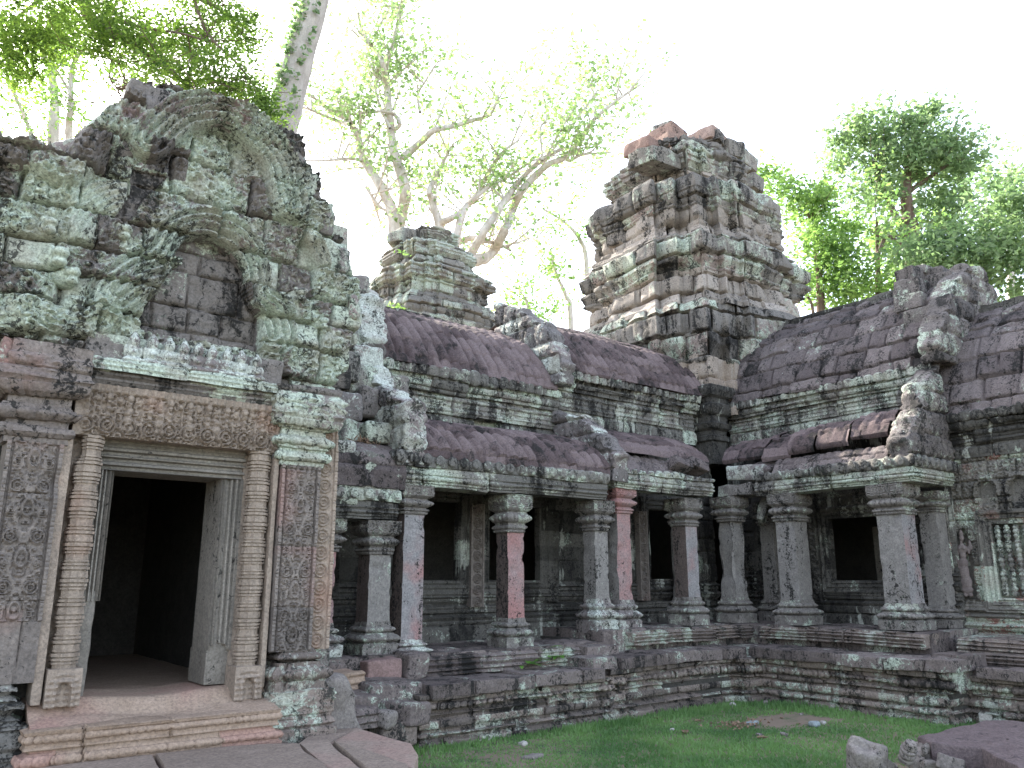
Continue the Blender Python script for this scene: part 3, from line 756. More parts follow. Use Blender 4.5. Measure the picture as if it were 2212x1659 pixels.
# ---- lintel
LX0, LX1, LZ0, LZ1 = 1.12, 2.82, 2.70, 3.16
def lin_h(a, b):
    X = LX0 + a; Z = LZ0 + b; Y = 0 * X
    top = smooth(.40, .42, b)
    p = .155; g = (a / p) % 1 - .5
    drop = .03 * smooth(.46, .3, np.abs(g))                         # hanging garland loops
    r1 = np.hypot(g * p, b - .085); r2 = np.hypot(g * p, b - .32); r3 = np.hypot((np.abs(g) - .5) * p, b - .30)
    k = np.zeros_like(a)
    k = np.maximum(k, .045 * smooth(.075, .06, r1) * (.55 + .45 * np.cos(r1 / .03 * 6.283)))
    k = np.maximum(k, .04 * smooth(.036, .02, r2)); k = np.maximum(k, .03 * smooth(.03, .015, r3))
    k = np.maximum(k, .028 * smooth(.022, .012, np.abs(g * p)) * (b > .12) * (b < .3) * (1 + .4 * np.sin(b * 120)))
    k = np.maximum(k, .016 * smooth(.012, .004, np.abs(np.abs(g * p) - .055)) * (b > .06) * (b < .34))
    band = .045 * smooth(.05, .03, np.abs(b - .385)) * (1 + .25 * np.cos(a / .07 * 6.283))
    q2 = scrolls(a + 2, b + 1, .062, .030, 13, 1.4) * (b < .40)
    h = np.maximum(np.maximum(k * 1.15, q2), band) * smooth(.0, .09, np.minimum(a, LX1 - LX0 - a) - .02)
    # little figures between the loops, centre and left-centre
    for cx in (.62, .86, 1.08, .38):
        for (dx, dz, rr, am) in ((0, .20, .03, .055), (0, .14, .042, .05), (-.025, .07, .024, .045), (.025, .07, .024, .045), (0, .255, .018, .045)):
            h = np.maximum(h, am * np.sqrt(np.clip(1 - (np.hypot(a - cx - dx, b - dz) / rr) ** 2, 0, 1)))
    # plain upper field with incised remains
    q = scrolls(X, Z, .13, .012, 3, 2) * smooth(.1, .4, fbm(X, Z, Y, 2.2, 2, 8)) * (np.abs(a - .95) < .25)
    h = np.where(b > .415, -.075 + q + .02 * fbm(X, Z, Y, 3, 3, 9), h)
    h = np.where((b > .415) & (np.hypot(a - 1.18, (b - .49)) < .13) & (a > 1.02) & (a < 1.20), h + .055 + .02 * np.sin(a * 150), h)
    for cx, wd_ in ((.34, .10), (1.45, .20)):                     # deep sockets
        h = np.where((np.abs(a - cx) < wd_ / 2 + .01 * np.sin(b * 60)) & (b > .455), h - .22, h)
    h = h + .008 * fbm(X, Z, Y, 14, 3, 4) + .01 * fbm(X, Z, Y, 2, 2, 5)
    t = .5 + .35 * vnoise(X * 3, Z * 3, Y, 6)
    return h, t
ac = Acc(); relief(ac, (LX0, 6.97, LZ0), (1, 0, 0), (0, -1, 0), LX1 - LX0, LZ1 - LZ0, .0085, lin_h, None, .35)
ac.build("lintel", M['door'], pav)
# ---- door frame with moulded jambs
def frame_side(acc, x0, x1, z0, z1, y, seed, horiz=False, inner=1, brk=None):
    def f(a, b):
        s = (b if horiz else a); L = (z1 - z0) if horiz else (x1 - x0)
        q = s / L if inner > 0 else 1 - s / L                     # 0 at the outside, 1 at the opening
        h = -.05 * q + .018 * np.sign(np.sin(q * 26)) * smooth(0, .2, q) + .02 * smooth(.75, .85, q)
        h = h + .006 * fbm(a, b, 0 * a, 8, 3, seed)
        if brk is not None: h = np.where(b < brk + .05 * np.sin(a * 20), -.05 + .012 * fbm(a, b, 0 * a, 6, 3, seed), h)
        return h, .5 + .3 * vnoise(a * 2, b * 2, 0 * a, seed)
    relief(acc, (x0, y, z0), (1, 0, 0), (0, -1, 0), x1 - x0, z1 - z0, .010, f, None, .42)
fr = Acc()
frame_side(fr, 1.36, 1.485, 1.45, 2.46, 7.12, 3, inner=1)
V, F = rbox((1.40, 7.32, 1.12), (.12, .36, .82), (0, 0, 0), .03, .02, 4, .03, 3); fr.add(V, F, .5)
frame_side(fr, 2.345, 2.53, .77, 2.46, 7.12, 4, inner=-1, brk=.28)
frame_side(fr, 1.36, 2.53, 2.462, 2.70, 7.10, 5, horiz=True, inner=-1)
V, F = rbox((1.94, 7.37, 2.60), (1.2, .40, .26), (0, 0, 0), .01, .004, 4, .05, 3); fr.add(V, F, .4)
V, F = rbox((2.445, 7.37, 1.61), (.175, .42, 1.68), (0, 0, 0), .015, .008, 4, .04, 8); fr.add(V, F, .4)
fr.build("door_frame", M['frame'], pav)
# ---- octagonal ringed colonettes
def colonette(x, y, z0, z1, r, seed, broken=0):
    prof = [(r * 1.12, z0 + .18)]; z = z0 + .20; k = 0
    rgn = random.Random(4)
    motif = [(1.0, .05), (1.14, .014), (.97, .010), (1.18, .018), (1.0, .010), (1.25, .024), (1.0, .010), (1.18, .02), (1.15, .03), (1.0, .010), (1.25, .02), (1.0, .01), (1.18, .016), (.98, .010), (1.12, .012)]
    while z < z1 - .02:
        for q, dz in motif:
            dz *= 1.0; rr = r * q * .88
            prof.append((rr, z)); z += dz; prof.append((rr, z))
            if z >= z1 - .01: break
    prof = [(a, min(b, z1)) for a, b in prof]
    P = resample(prof, .006)
    V, F = lathe((x, y, 0), P, 32)
    ang = np.arctan2(V[:, 1] - y, V[:, 0] - x); rr = np.hypot(V[:, 0] - x, V[:, 1] - y)
    oc = np.cos(np.pi / 8) / np.cos((ang + np.pi / 8) % (np.pi / 4) - np.pi / 8)
    k = oc * (1 + .05 * np.sin(ang * 24) * (rr > r * 1.0)) + .05 * fbm(V[:, 0] + seed, V[:, 1], V[:, 2], 9, 3, seed)
    if broken: k = k * (1 - .35 * smooth(broken, broken + .12, V[:, 2]) * (np.cos(ang - 2.6) > 0) )
    V = np.stack([x + (V[:, 0] - x) * k, y + (V[:, 1] - y) * k, V[:, 2]], 1)
    a = Acc(); a.add(V, F, .5)
    o = a.build("colonette", M['door'], pav)
    b = Acc()
    def f(a_, b_):
        X = a_ - .115; d = np.abs(np.hypot(X, np.maximum(b_ - .12, 0)) - .06); arch = (np.hypot(X, np.maximum(b_ - .11, 0)) < .05)
        h = .02 * smooth(.022, .01, d) - .03 * arch + .008 * np.sin(b_ * 150) * (d < .05) + .01 * fbm(a_ + seed, b_, 0 * a_, 7, 3, seed)
        return h, .5 + 0 * a_
    relief(b, (x - .115, y - .12, z0 - .04), (1, 0, 0), (0, -1, 0), .23, .26, .009, f, None, .24)
    b.build("carved_foot", M['door'], o)
colonette(1.265, 7.03, .76, 2.70, .095, 1, broken=2.45)
colonette(2.625, 7.03, .70, 2.70, .095, 6)
V, F = rbox((1.24, 7.22, 1.72), (.24, .2, 1.96), (0, 0, 0), .01, .01, 4, .04, 1); a_ = Acc().add(V, F, .5)
V, F = rbox((2.645, 7.22, 1.72), (.25, .2, 1.96), (0, 0, 0), .01, .01, 4, .04, 2); a_.add(V, F, .5)
V, F = rbox((1.10, 7.05, 1.72), (.07, .22, 1.96), (0, 0, 0), .012, .008, 4, .03, 1); a_.add(V, F, .5)
V, F = rbox((2.75, 7.05, 1.72), (.045, .22, 1.96), (0, 0, 0), .012, .008, 4, .03, 1); a_.add(V, F, .5)
V, F = rbox((1.97, 7.28, 3.0), (1.75, .24, .60), (0, 0, 0), .01, .01, 4, .06, 1); a_.add(V, F, .5)
a_.build("door_surround", M['door'], pav)
# ---- pilasters
def pil_h(w_, seed, plain=0.0):
    def f(a, b):
        X = a - w_ / 2; Y = 0 * a
        edge = np.abs(X) > w_ / 2 - .035
        h = np.where(edge, .012 + beads(b, .032, .010), 0)
        ph = (b / .36) % 1
        ey = (ph - .36) * .36; flame = np.hypot(X / .052, np.where(ey > 0, ey / (.115 - np.abs(X) * .55), ey / .075))
        med = .038 * smooth(1.15, .95, flame) * (.45 + .55 * np.cos(flame * 9.5))
        med = med + .02 * smooth(.02, .008, np.abs(np.abs(X) - .045 - .03 * np.sin(ph * 6.283))) * (flame > 1.1)
        sx_ = np.where(ph > .55, 1, 1)
        r1 = np.hypot(np.abs(X) - .085, (ph - .82) * .36); sp1 = .034 * smooth(.062, .045, r1) * (.5 + .5 * np.cos(r1 / .022 * 6.283))
        r2 = np.hypot(np.abs(X) - .10, (ph - .30) * .36); sp2 = .03 * smooth(.045, .03, r2) * (.5 + .5 * np.cos(r2 / .018 * 6.283))
        fill = scrolls(np.abs(X) + 5, b + .3 * seed, .06, .026, seed, 1.5)
        inn = np.maximum.reduce([med, sp1, sp2, fill * .8])
        h = np.where(edge, h, inn)
        h = np.where(np.abs(np.abs(X) - (w_ / 2 - .04)) < .006, -.012, h)
        if plain: h = np.where(b < plain, .0 + .006 * fbm(a, b, Y, 4, 3, seed), h)
        hc, t, d = courses(a, b, rows_of(-.2, 2.2, .62, seed), 3.0, seed, .004, .012, .006, .006, .01)
        h = h + hc + .008 * fbm(a, b, Y, 9, 3, seed) - .06 * smooth(.35, .6, fbm(a, b, Y, 2.1, 2, seed + 9))
        return h, np.clip(t * .5 + .25 + .3 * vnoise(a * 1.5, b * 1.5, Y, seed + 3), 0, 1)
    return f
def capital(x0, x1, yf, z0, z1, seed, mat, name="capital", par=None, flip=False):
    H = z1 - z0
    pr = [(0, 0), (.02, .0), (.02, .06), (.035, .07), (.06, .10), (.05, .14), (.02, .16), (.02, .22), (.045, .235)] + torus(.045, .24, .36, .05) + [(.045, .37), (.03, .38), (.03, .46), (.06, .48), (.10, .52), (.12, .60), (.13, .62), (.13, .86), (.12, .88), (.12, 1.0), (.0, 1.0)]
    pr = [(d, z0 + z * H) for d, z in pr]
    def cv(S, D, Z, X, Y, L):
        q = (Z - z0) / H
        h = np.where((q > .63) & (q < .85), scrolls(S + 3, Z, .13, .022, seed, 1.6), 0)
        h = h + np.where((q > .24) & (q < .36), beads(S, .095, .03) - .01, 0) + np.where((q > .07) & (q < .15), beads(S, .035, .012), 0)
        return h + np.where((q > .47) & (q < .6), beads(S, .05, .012), 0)
    a = Acc(); sweep(a, [(x0, yf + .5), (x0, yf), (x1, yf), (x1, yf + .5)], pr, .012, block_disp(seed, 2.0, None, .008, .015, .01, .015, .012, 8, cv, .03, 1.6), vres=.010)
    # chipped broken end stones differ per pilaster
    return a.build(name, mat, par)
def pbase(x0, x1, yf, z0, z1, seed, mat, par):
    H = z1 - z0
    pr = [(.17, 0), (.17, .14), (.13, .17), (.16, .2), (.13, .26), (.15, .28), (.15, .56), (.10, .60), (.08, .66)] + torus(.06, .66, .80, .06) + [(.05, .81), (.05, .86)] + torus(.02, .86, .95, .04) + [(.02, .97), (.0, 1.0), (-.02, 1.02)]
    pr = [(d, z0 + z * H) for d, z in pr]
    def cv(S, D, Z, X, Y, L):
        q = (Z - z0) / H
        return np.where((q > .66) & (q < .80), beads(S, .07, .02), 0) + np.where((q > .86) & (q < .95), beads(S, .04, .01), 0) + np.where((q > .3) & (q < .55), scrolls(S, Z, .1, .012, seed, 1.6), 0)
    a = Acc(); sweep(a, [(x0, yf + .6), (x0, yf), (x1, yf), (x1, yf + .6)], pr, .014, block_disp(seed, 1.0, None, .008, .02, .012, .02, .014, 6, cv, .06, 1.4), vres=.012)
    return a.build("pilaster_base", mat, par)
for (x0, x1, zb, seed, pl) in ((.70, 1.07, .90, 2, .42), (2.79, 3.15, 1.02, 7, 0)):
    a = Acc(); relief(a, (x0, 6.92, zb), (1, 0, 0), (0, -1, 0), x1 - x0, 2.60 - zb, .0085, pil_h(x1 - x0, seed, pl), None, .3)
    p = a.build("pilaster", M['pil'], pav)
    capital(x0 + .0, x1, 6.94, 2.60, 3.34 if x0 < 1 else 3.30, seed, M['ped'] if x0 > 1 else M['capl'], "capital", p)
    pbase(x0 + (.12 if x0 > 1 else 0), x1 - (.13 if x0 < 1 else -.04), 6.93, .30, zb + .02, seed, M['gal'] if x0 < 1 else M['terr'], p)
# side strip of the right pilaster, set back a little
a = Acc(); relief(a, (3.15, 6.99, 1.02), (1, 0, 0), (0, -1, 0), .20, 2.3, .009, lambda a_, b_: (np.where(a_ > .165, beads(b_, .03, .01) + .01, .024 * (.5 + .5 * np.cos(np.hypot(a_ - .08, ((b_ / .15) % 1 - .5) * .15) / .03 * 6.283)) * smooth(.085, .06, np.hypot(a_ - .08, ((b_ / .15) % 1 - .5) * .15))) + .008 * fbm(a_, b_, 0 * a_, 8, 3, 2), .6 + 0 * a_), lambda a_, b_: inpoly(a_, b_, [(0, 0), (.2, 0), (.2, 1.7), (.16, 2.3), (0, 2.3)]), .3)
a.build("pilaster_side_strip", M['door'], pav)
# ragged masonry on the right return of the pavilion
V = []
a = Acc(); kk = 0; rgn = random.Random(3)
for zz in np.arange(.3, 5.0, .24):
    for yy in (7.35, 7.75, 8.1):
        xr = 3.42 + (.10 if zz > 3.3 else 0) - max(0, zz - 4.2) * .2
        V, F = rbox((xr - .3 + rgn.uniform(-.03, .03), yy, zz + .12), (.62, .40, .245), (rgn.uniform(-2, 2), rgn.uniform(-2, 2), rgn.uniform(-3, 3)), .02, .02, 6, .05, kk); a.add(V, F, rgn.random()); kk += 1
a.build("side_masonry", M['ped'], pav)
# outer left return + wall beyond the left pilaster
a = Acc(); relief(a, (-3.2, 7.45, .2), (1, 0, 0), (0, -1, 0), 3.85, 3.2, .03, lambda a_, b_: (lambda q: (q[0] + .03 * fbm(a_, b_, 0 * a_, 2, 3, 3), q[1]))(courses(a_, b_, rows_of(0, 3.3, .3, 2), .55, 3, .012, .04, .03, .03)), None, .4)
a.build("side_wall", M['gal'], pav)
# body behind: interior room with floor, walls and vault so that the doorway is dark
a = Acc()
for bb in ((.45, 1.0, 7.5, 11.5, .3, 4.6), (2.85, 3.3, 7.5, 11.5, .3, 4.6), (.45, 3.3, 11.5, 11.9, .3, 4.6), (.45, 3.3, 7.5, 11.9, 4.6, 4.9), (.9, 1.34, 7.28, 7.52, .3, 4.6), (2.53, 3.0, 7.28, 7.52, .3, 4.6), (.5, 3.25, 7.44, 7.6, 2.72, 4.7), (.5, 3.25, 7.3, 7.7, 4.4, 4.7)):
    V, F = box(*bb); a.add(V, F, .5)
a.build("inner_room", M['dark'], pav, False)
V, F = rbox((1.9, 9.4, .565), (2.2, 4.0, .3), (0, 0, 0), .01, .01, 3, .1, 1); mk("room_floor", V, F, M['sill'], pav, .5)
a = Acc()
sweep(a, [(.4, 7.5), (.4, 11.9)], [(.2, 4.2), (.0, 4.5), (-.5, 4.9), (-1.6, 5.1)], .06, block_disp(3, .5, None, .02, .04, .02, .02), side=-1)
sweep(a, [(3.2, 7.5), (3.2, 11.9)], [(.1, 4.0), (.0, 4.4), (-.5, 4.9), (-1.5, 5.1)], .06, block_disp(4, .5, None, .02, .04, .02, .02), side=1)
a.build("vault_roof", M['roof'], pav)
# ---- threshold: worn sill and moulded steps
def sill_h(X, Y):
    return .01 * fbm(X, Y, 0 * X, 3, 3, 4) - .035 * np.exp(-((X - 1.95) / .4) ** 2)
gx, gy = np.meshgrid(np.linspace(1.06, 2.80, 110), np.linspace(6.69, 7.62, 60), indexing='ij')
st = .612 + .05 * smooth(6.66, 6.95, gy) + .105 * smooth(6.90 + .03 * np.sin(gx * 5), 7.10, gy) + sill_h(gx, gy)
V = np.stack([gx, gy, st], 2).reshape(-1, 3); F = grid_faces(110, 60); V, F, _ = skirt(V, F, np.array([0, 0, -.05]))
mk("sill", V, F, M['sill'], pav, .6)
def stepcv(S, D, Z, X, Y, L):
    return np.where((Z > .53) & (Z < .575), beads(S, .055, .010), 0) + np.where((Z > .39) & (Z < .445), beads(S, .065, .013), 0) - .03 * (np.abs(X - 1.38) < .008)
a = Acc(); sweep(a, [(1.02, 7.1), (1.02, 6.66), (2.80, 6.66), (2.80, 7.1)], [(.03, .30), (.03, .375), (.01, .385)] + torus(.01, .39, .445, .02) + [(-.01, .45), (-.01, .465)] + torus(-.01, .47, .505, .014) + [(-.01, .51), (-.01, .525)] + torus(-.01, .53, .575, .018) + [(.0, .58), (.01, .605), (-.03, .615), (-.3, .62)], .014,
                 block_disp(8, 1.6, [.2, .47, .9], .006, .02, .004, .004, .010, 5, stepcv, .008, 1.2), vres=.008)
a.build("step", M['sill'], pav)
# ================================================================== GALLERIES
galA = thing("covered_gallery", (7.8, 8.6, .8), "long gallery with square pillars and purple stone roofs between the entrance pavilion and the corner", "gallery")
galB = thing("covered_gallery", (11.4, 6.9, .95), "gallery on the right of the corner with a broken lower roof above three pillars", "gallery")
galC = thing("walled_gallery", (12.5, 4.2, .9), "closed gallery wall at the right edge with a baluster window and a standing carved figure", "gallery")

def pillar(par, cx, cy, z0, z1, h, mat, seed, ch=.42, bh=.42, lean=(0, 0), brk=None, cmat=None, bmat=None, side=None, flipf=False):
    zr = z0
    def chip(S, D, Z, X, Y, L):
        q = 0
        if brk: q = -brk[2] * smooth(brk[0] - .1, brk[0] + .1, Z) * smooth(brk[1] + .1, brk[1] - .1, Z) * (np.sin(Z * 7 + seed) * .5 + .6)
        return q - .02 * smooth(.3, .6, fbm(X, Y, Z, 4, 2, seed + 1))
    V, F = sqshaft((cx, cy, 0), [(h * 1.02, z0 + bh - .01), (h, z0 + bh + .05), (h * .985, z1 - ch - .06), (h * 1.0, z1 - ch + .01)], .025, seed, chip, .006, lean, zref=zr)
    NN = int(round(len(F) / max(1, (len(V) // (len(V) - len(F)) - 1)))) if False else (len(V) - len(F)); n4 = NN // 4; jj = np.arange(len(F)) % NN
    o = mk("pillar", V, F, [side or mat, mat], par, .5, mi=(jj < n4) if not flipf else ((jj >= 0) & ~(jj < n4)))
    k = ch
    cpr = [(h, z1 - k)] + [(h + .02, z1 - k + .005), (h + .02, z1 - k + .03)] + torus(h + .01, z1 - k + .035, z1 - k * .80, .025) + [(h + .01, z1 - k * .76)] + torus(h + .02, z1 - k * .74, z1 - k * .50, .045) + [(h + .02, z1 - k * .46), (h + .05, z1 - k * .42), (h + .075, z1 - k * .36), (h + .075, z1 - .004), (0.01, z1 - .004)]
    def ccv(S, D, Z, X, Y, L):
        q = (Z - z1) / k
        return np.where((q > -.74) & (q < -.5), beads(S, .08, .022), 0) + np.where((q > -.97) & (q < -.8), beads(S, .045, .012), 0) + np.where(q > -.34, .012 * np.cos(np.hypot(((S + .05) / .11 % 1 - .5) * .11, (q + .17) * k) / .022 * 6.28), 0)
    V, F = sqshaft((cx, cy, 0), cpr, .014, seed + 3, ccv, .014, lean, zref=zr)
    mk("capital", V, F, cmat or M['pcap'], o, .5)
    b = bh
    bpr = [(h + .08, z0), (h + .085, z0 + b * .34), (h + .06, z0 + b * .38)] + torus(h + .045, z0 + b * .40, z0 + b * .62, .045) + [(h + .04, z0 + b * .66)] + torus(h + .015, z0 + b * .68, z0 + b * .86, .03) + [(h + .015, z0 + b * .90), (h + .005, z0 + b)]
    def bcv(S, D, Z, X, Y, L):
        q = (Z - z0) / b
        return np.where((q > .4) & (q < .62), beads(S, .07, .02), 0) + np.where((q > .68) & (q < .86), beads(S, .05, .01), 0)
    V, F = sqshaft((cx, cy, 0), bpr, .014, seed + 5, bcv, .018, lean, zref=zr)
    mk("base", V, F, bmat or M['pcap'], o, .5)
    return o
FA, FB = .83, .97
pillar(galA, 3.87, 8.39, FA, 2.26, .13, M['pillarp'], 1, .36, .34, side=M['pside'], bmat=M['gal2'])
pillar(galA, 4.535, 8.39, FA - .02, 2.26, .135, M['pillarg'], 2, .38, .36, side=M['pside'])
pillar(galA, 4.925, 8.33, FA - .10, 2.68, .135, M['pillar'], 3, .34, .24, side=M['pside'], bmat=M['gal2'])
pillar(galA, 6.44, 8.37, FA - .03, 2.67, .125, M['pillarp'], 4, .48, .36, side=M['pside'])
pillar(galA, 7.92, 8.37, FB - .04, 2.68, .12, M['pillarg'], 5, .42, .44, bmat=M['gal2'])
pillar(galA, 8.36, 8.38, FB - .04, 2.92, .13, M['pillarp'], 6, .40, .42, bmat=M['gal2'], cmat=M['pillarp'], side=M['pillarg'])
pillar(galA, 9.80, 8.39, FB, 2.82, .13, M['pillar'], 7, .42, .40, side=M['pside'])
pillar(galA, 10.98, 8.44, FB, 2.92, .145, M['pillarg'], 8, .40, .38, brk=(1.6, 2.6, .05))
pillar(galA, 10.65, 9.18, FB, 2.90, .13, M['pillarg'], 9, .40, .38)
pillar(galB, 12.0, 8.40, FB, 2.90, .13, M['pillarg'], 10, .40, .38)
pillar(galB, 11.14, 7.43, FB, 2.90, .165, M['pillarg'], 11, .42, .36)
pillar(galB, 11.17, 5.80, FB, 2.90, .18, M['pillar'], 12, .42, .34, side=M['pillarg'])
pillar(galB, 12.05, 5.72, FB, 2.85, .13, M['pillarg'], 13, .30, .30)

# ---- back wall of gallery A with windows
WIN = [(3.72, 4.42, 1.6, 2.6), (5.42, 6.36, 1.60, 2.66), (6.86, 7.78, 1.60, 2.66), (10.12, 11.05, 1.64, 2.76)]
def rect_d(x, z, r):
    return np.maximum(np.maximum(r[0] - x, x - r[1]), np.maximum(r[2] - z, z - r[3]))
def gwall(X, Z, wins, strips, seed, H0):
    Y = 0 * X
    h, t, d = courses(X, Z, rows_of(.5, 4.2, .28, seed), .6, seed, .010, .025, .012, .012)
    z = Z - H0
    pl = .10 * smooth(.34, .30, z) + .05 * np.exp(-((z - .40) / .05) ** 2) + .06 * np.exp(-((z - .56) / .035) ** 2) + .05 * np.exp(-((z - .70) / .02) ** 2) + .02 * np.sin(z * 90) * (z > .25) * (z < .75)
    pl = pl + beads(X, .06, .012) * (np.abs(z - .56) < .04)
    h = h + pl
    for w_ in wins:
        dd = rect_d(X, Z, w_)
        h = np.where(dd < .20, .06 - .22 * np.clip((.20 - dd), 0, .2) + .012 * np.sign(np.sin(dd * 90)) + .006 * fbm(X, Z, Y, 6, 3, 2), h)
    for (a, b, c, e) in strips:
        m_ = (X > a) & (X < b) & (Z > c) & (Z < e)
        r_ = np.hypot(X - (a + b) / 2, ((Z - c) / .13 % 1 - .5) * .13)
        h = np.where(m_, .075 + .022 * np.cos(r_ / .026 * 6.283) * smooth(.075, .05, r_) , h)
    return h + .012 * fbm(X, Z, Y, 8, 3, seed) + .02 * fbm(X, Z, Y, 1.5, 2, seed), t
STR = [(6.53, 6.70, 1.28, 2.62), (7.95, 8.12, 1.3, 2.6), (9.80, 9.96, 1.3, 2.7), (5.12, 5.28, 1.3, 2.6)]
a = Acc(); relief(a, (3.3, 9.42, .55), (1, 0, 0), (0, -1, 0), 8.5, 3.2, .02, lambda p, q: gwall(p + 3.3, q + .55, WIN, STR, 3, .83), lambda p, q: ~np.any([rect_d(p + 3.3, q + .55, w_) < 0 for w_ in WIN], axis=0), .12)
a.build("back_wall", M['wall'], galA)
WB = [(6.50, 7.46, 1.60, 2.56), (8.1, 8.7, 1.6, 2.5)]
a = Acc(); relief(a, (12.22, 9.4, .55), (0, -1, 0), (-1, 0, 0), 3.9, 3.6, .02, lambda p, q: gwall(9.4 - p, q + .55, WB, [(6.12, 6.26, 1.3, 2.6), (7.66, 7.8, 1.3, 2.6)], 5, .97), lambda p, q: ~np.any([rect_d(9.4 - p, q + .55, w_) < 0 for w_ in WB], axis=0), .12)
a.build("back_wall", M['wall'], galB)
for (x0, x1, z0, z1) in ((6.50, 6.72, 1.26, 2.64), (9.78, 9.98, 1.3, 2.7)):
    a = Acc(); relief(a, (x0, 9.33, z0), (1, 0, 0), (0, -1, 0), x1 - x0, z1 - z0, .010, lambda p, q, w_=x1 - x0: (np.where(np.abs(p - w_ / 2) > w_ / 2 - .03, .02, .035 * (.5 + .5 * np.cos(np.hypot(p - w_ / 2, (q / .15 % 1 - .5) * .15) / .03 * 6.283)) * smooth(.09, .06, np.hypot(p - w_ / 2, (q / .15 % 1 - .5) * .15))), .5 + 0 * p), None, .1)
    a.build("carved_strip", M['pil'], galA)
# dark corridors behind, closed
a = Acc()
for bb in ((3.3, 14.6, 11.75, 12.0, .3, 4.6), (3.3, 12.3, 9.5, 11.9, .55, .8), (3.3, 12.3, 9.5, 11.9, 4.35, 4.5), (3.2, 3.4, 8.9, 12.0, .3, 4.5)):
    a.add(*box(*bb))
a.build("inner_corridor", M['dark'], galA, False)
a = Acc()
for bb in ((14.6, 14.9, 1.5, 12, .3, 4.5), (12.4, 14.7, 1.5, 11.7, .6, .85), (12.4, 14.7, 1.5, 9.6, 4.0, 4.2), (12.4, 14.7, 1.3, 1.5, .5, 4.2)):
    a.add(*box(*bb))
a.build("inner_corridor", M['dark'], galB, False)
V, F = rbox((13.6, 7.3, 1.7), (.3, .24, 1.6), (0, 0, 0), .02, .01, 4, .08, 4); mk("inner_pillar", V, F, M['frame'], galB, .5)

# ---- floors, beams, roofs
def floorslab(name, par, x0, x1, y0, y1, z, seed, mat):
    nx, ny = int((x1 - x0) / .04), int((y1 - y0) / .04)
    X, Y = np.meshgrid(np.linspace(x0, x1, nx), np.linspace(y0, y1, ny), indexing='ij')
    h, t, d = courses(X, Y, rows_of(y0 - .1, y1 + .1, .4, seed), .7, seed, .012, .03, .012, .01)
    V = np.stack([X, Y, z + h + .01 * fbm(X, Y, 0 * X, 3, 3, seed)], 2).reshape(-1, 3); F = grid_faces(nx, ny)
    V2, F2, u = skirt(V, F, np.array([0, 0, -.3])); t = t.ravel(); return mk(name, V2, F2, mat, par, np.concatenate([t, t[u]]))
floorslab("floor", galA, 3.4, 7.75, 8.02, 9.45, FA - .005, 2, M['cope'])
floorslab("floor", galA, 7.75, 11.2, 8.05, 9.45, FB - .005, 3, M['cope'])
floorslab("floor", galB, 10.85, 12.2, 5.35, 9.4, FB - .012, 4, M['cope'])
def beam_cv(z0, z1, petal=.17):
    H = z1 - z0
    def f(S, D, Z, X, Y, L):
        q = (Z - z0) / H
        return np.where((q > .30) & (q < .48), beads(S, .05, .010), 0) + np.where((q > .98) & (q < 1.75), .04 * smooth(.075, .05, np.hypot((S / petal % 1 - .5) * petal, (q - 1.35) * H)) - .01, 0)
    return f
def beam_prof(z0, z1, up=.16):
    H = z1 - z0
    return [(-.28, z0), (0, z0), (.0, z0 + .12 * H), (.02, z0 + .15 * H), (.02, z0 + .26 * H)] + torus(.025, z0 + .28 * H, z0 + .50 * H, .025) + [(.03, z0 + .54 * H), (.05, z0 + .60 * H), (.05, z0 + .72 * H), (.03, z0 + .76 * H), (.06, z0 + H), (.05, z0 + H + up), (-.04, z0 + H + up + .03)]
def beam(par, path, z0, z1, seed, up=.14, mat=None, name="beam"):
    a = Acc(); sweep(a, path, beam_prof(z0, z1, up), .018, block_disp(seed, 1.3, [z0 - .1, z0 + (z1 - z0) * .9, z1 + up + .1], .008, .03, .018, .03, .014, 6, beam_cv(z0, z1), .03, 1.5), vres=.012)
    return a.build(name, mat or M['gal'], par)
beam(galA, [(3.72, 8.5), (3.72, 8.16), (4.68, 8.16)], 2.26, 2.46, 3, .16, M['gal'])
beam(galA, [(4.66, 8.5), (4.66, 8.13), (7.93, 8.13)], 2.67, 2.89, 4, .14)
beam(galA, [(8.10, 8.5), (8.10, 8.14), (10.20, 8.14)], 2.86, 3.08, 5, .03)
beam(galB, [(10.93, 7.86), (10.93, 5.38), (12.1, 5.38)], 2.90, 3.10, 6, .12)
def roof_disp(seed, rib=.17, amp=.078, course=.27, sag=.03, off=.005, jd=.014):
    def f(S, D, Z, X, Y, L):
        r = rows_of(-.01, float(L.max()) + .02, course, seed, .15)
        h, t, d = courses(S, L, r, .40, seed, .009, jd, off, off)
        rr = np.clip(np.searchsorted(r, L) - 1, 0, len(r) - 2); q = (L - np.array(r)[rr]) / (np.array(r)[rr + 1] - np.array(r)[rr])
        sh = rnd1(rr, seed + 8) * .006
        c = np.abs(np.cos(np.pi * (S + sh) / rib)) ** .55
        h = h + amp * (c - .5) * smooth(.12, .30, L) + .009 * (1 - q) + .012 * fbm(X, Y, Z, 7, 3, seed) + sag * fbm(X, Y, Z, .8, 2, seed + 2)
        h = h - .05 * smooth(.42, .6, fbm(X, Y, Z, 3.5, 2, seed + 5))
        return h, t
    return f
def roof(par, path, prof, seed, mat=None, **k):
    prof = [(prof[0][0] - .14, prof[0][1] - .012), (prof[0][0] - .004, prof[0][1] - .012)] + prof
    a = Acc(); sweep(a, path, prof, .022, roof_disp(seed, **k)); return a.build("roof", mat or M['roof'], par)
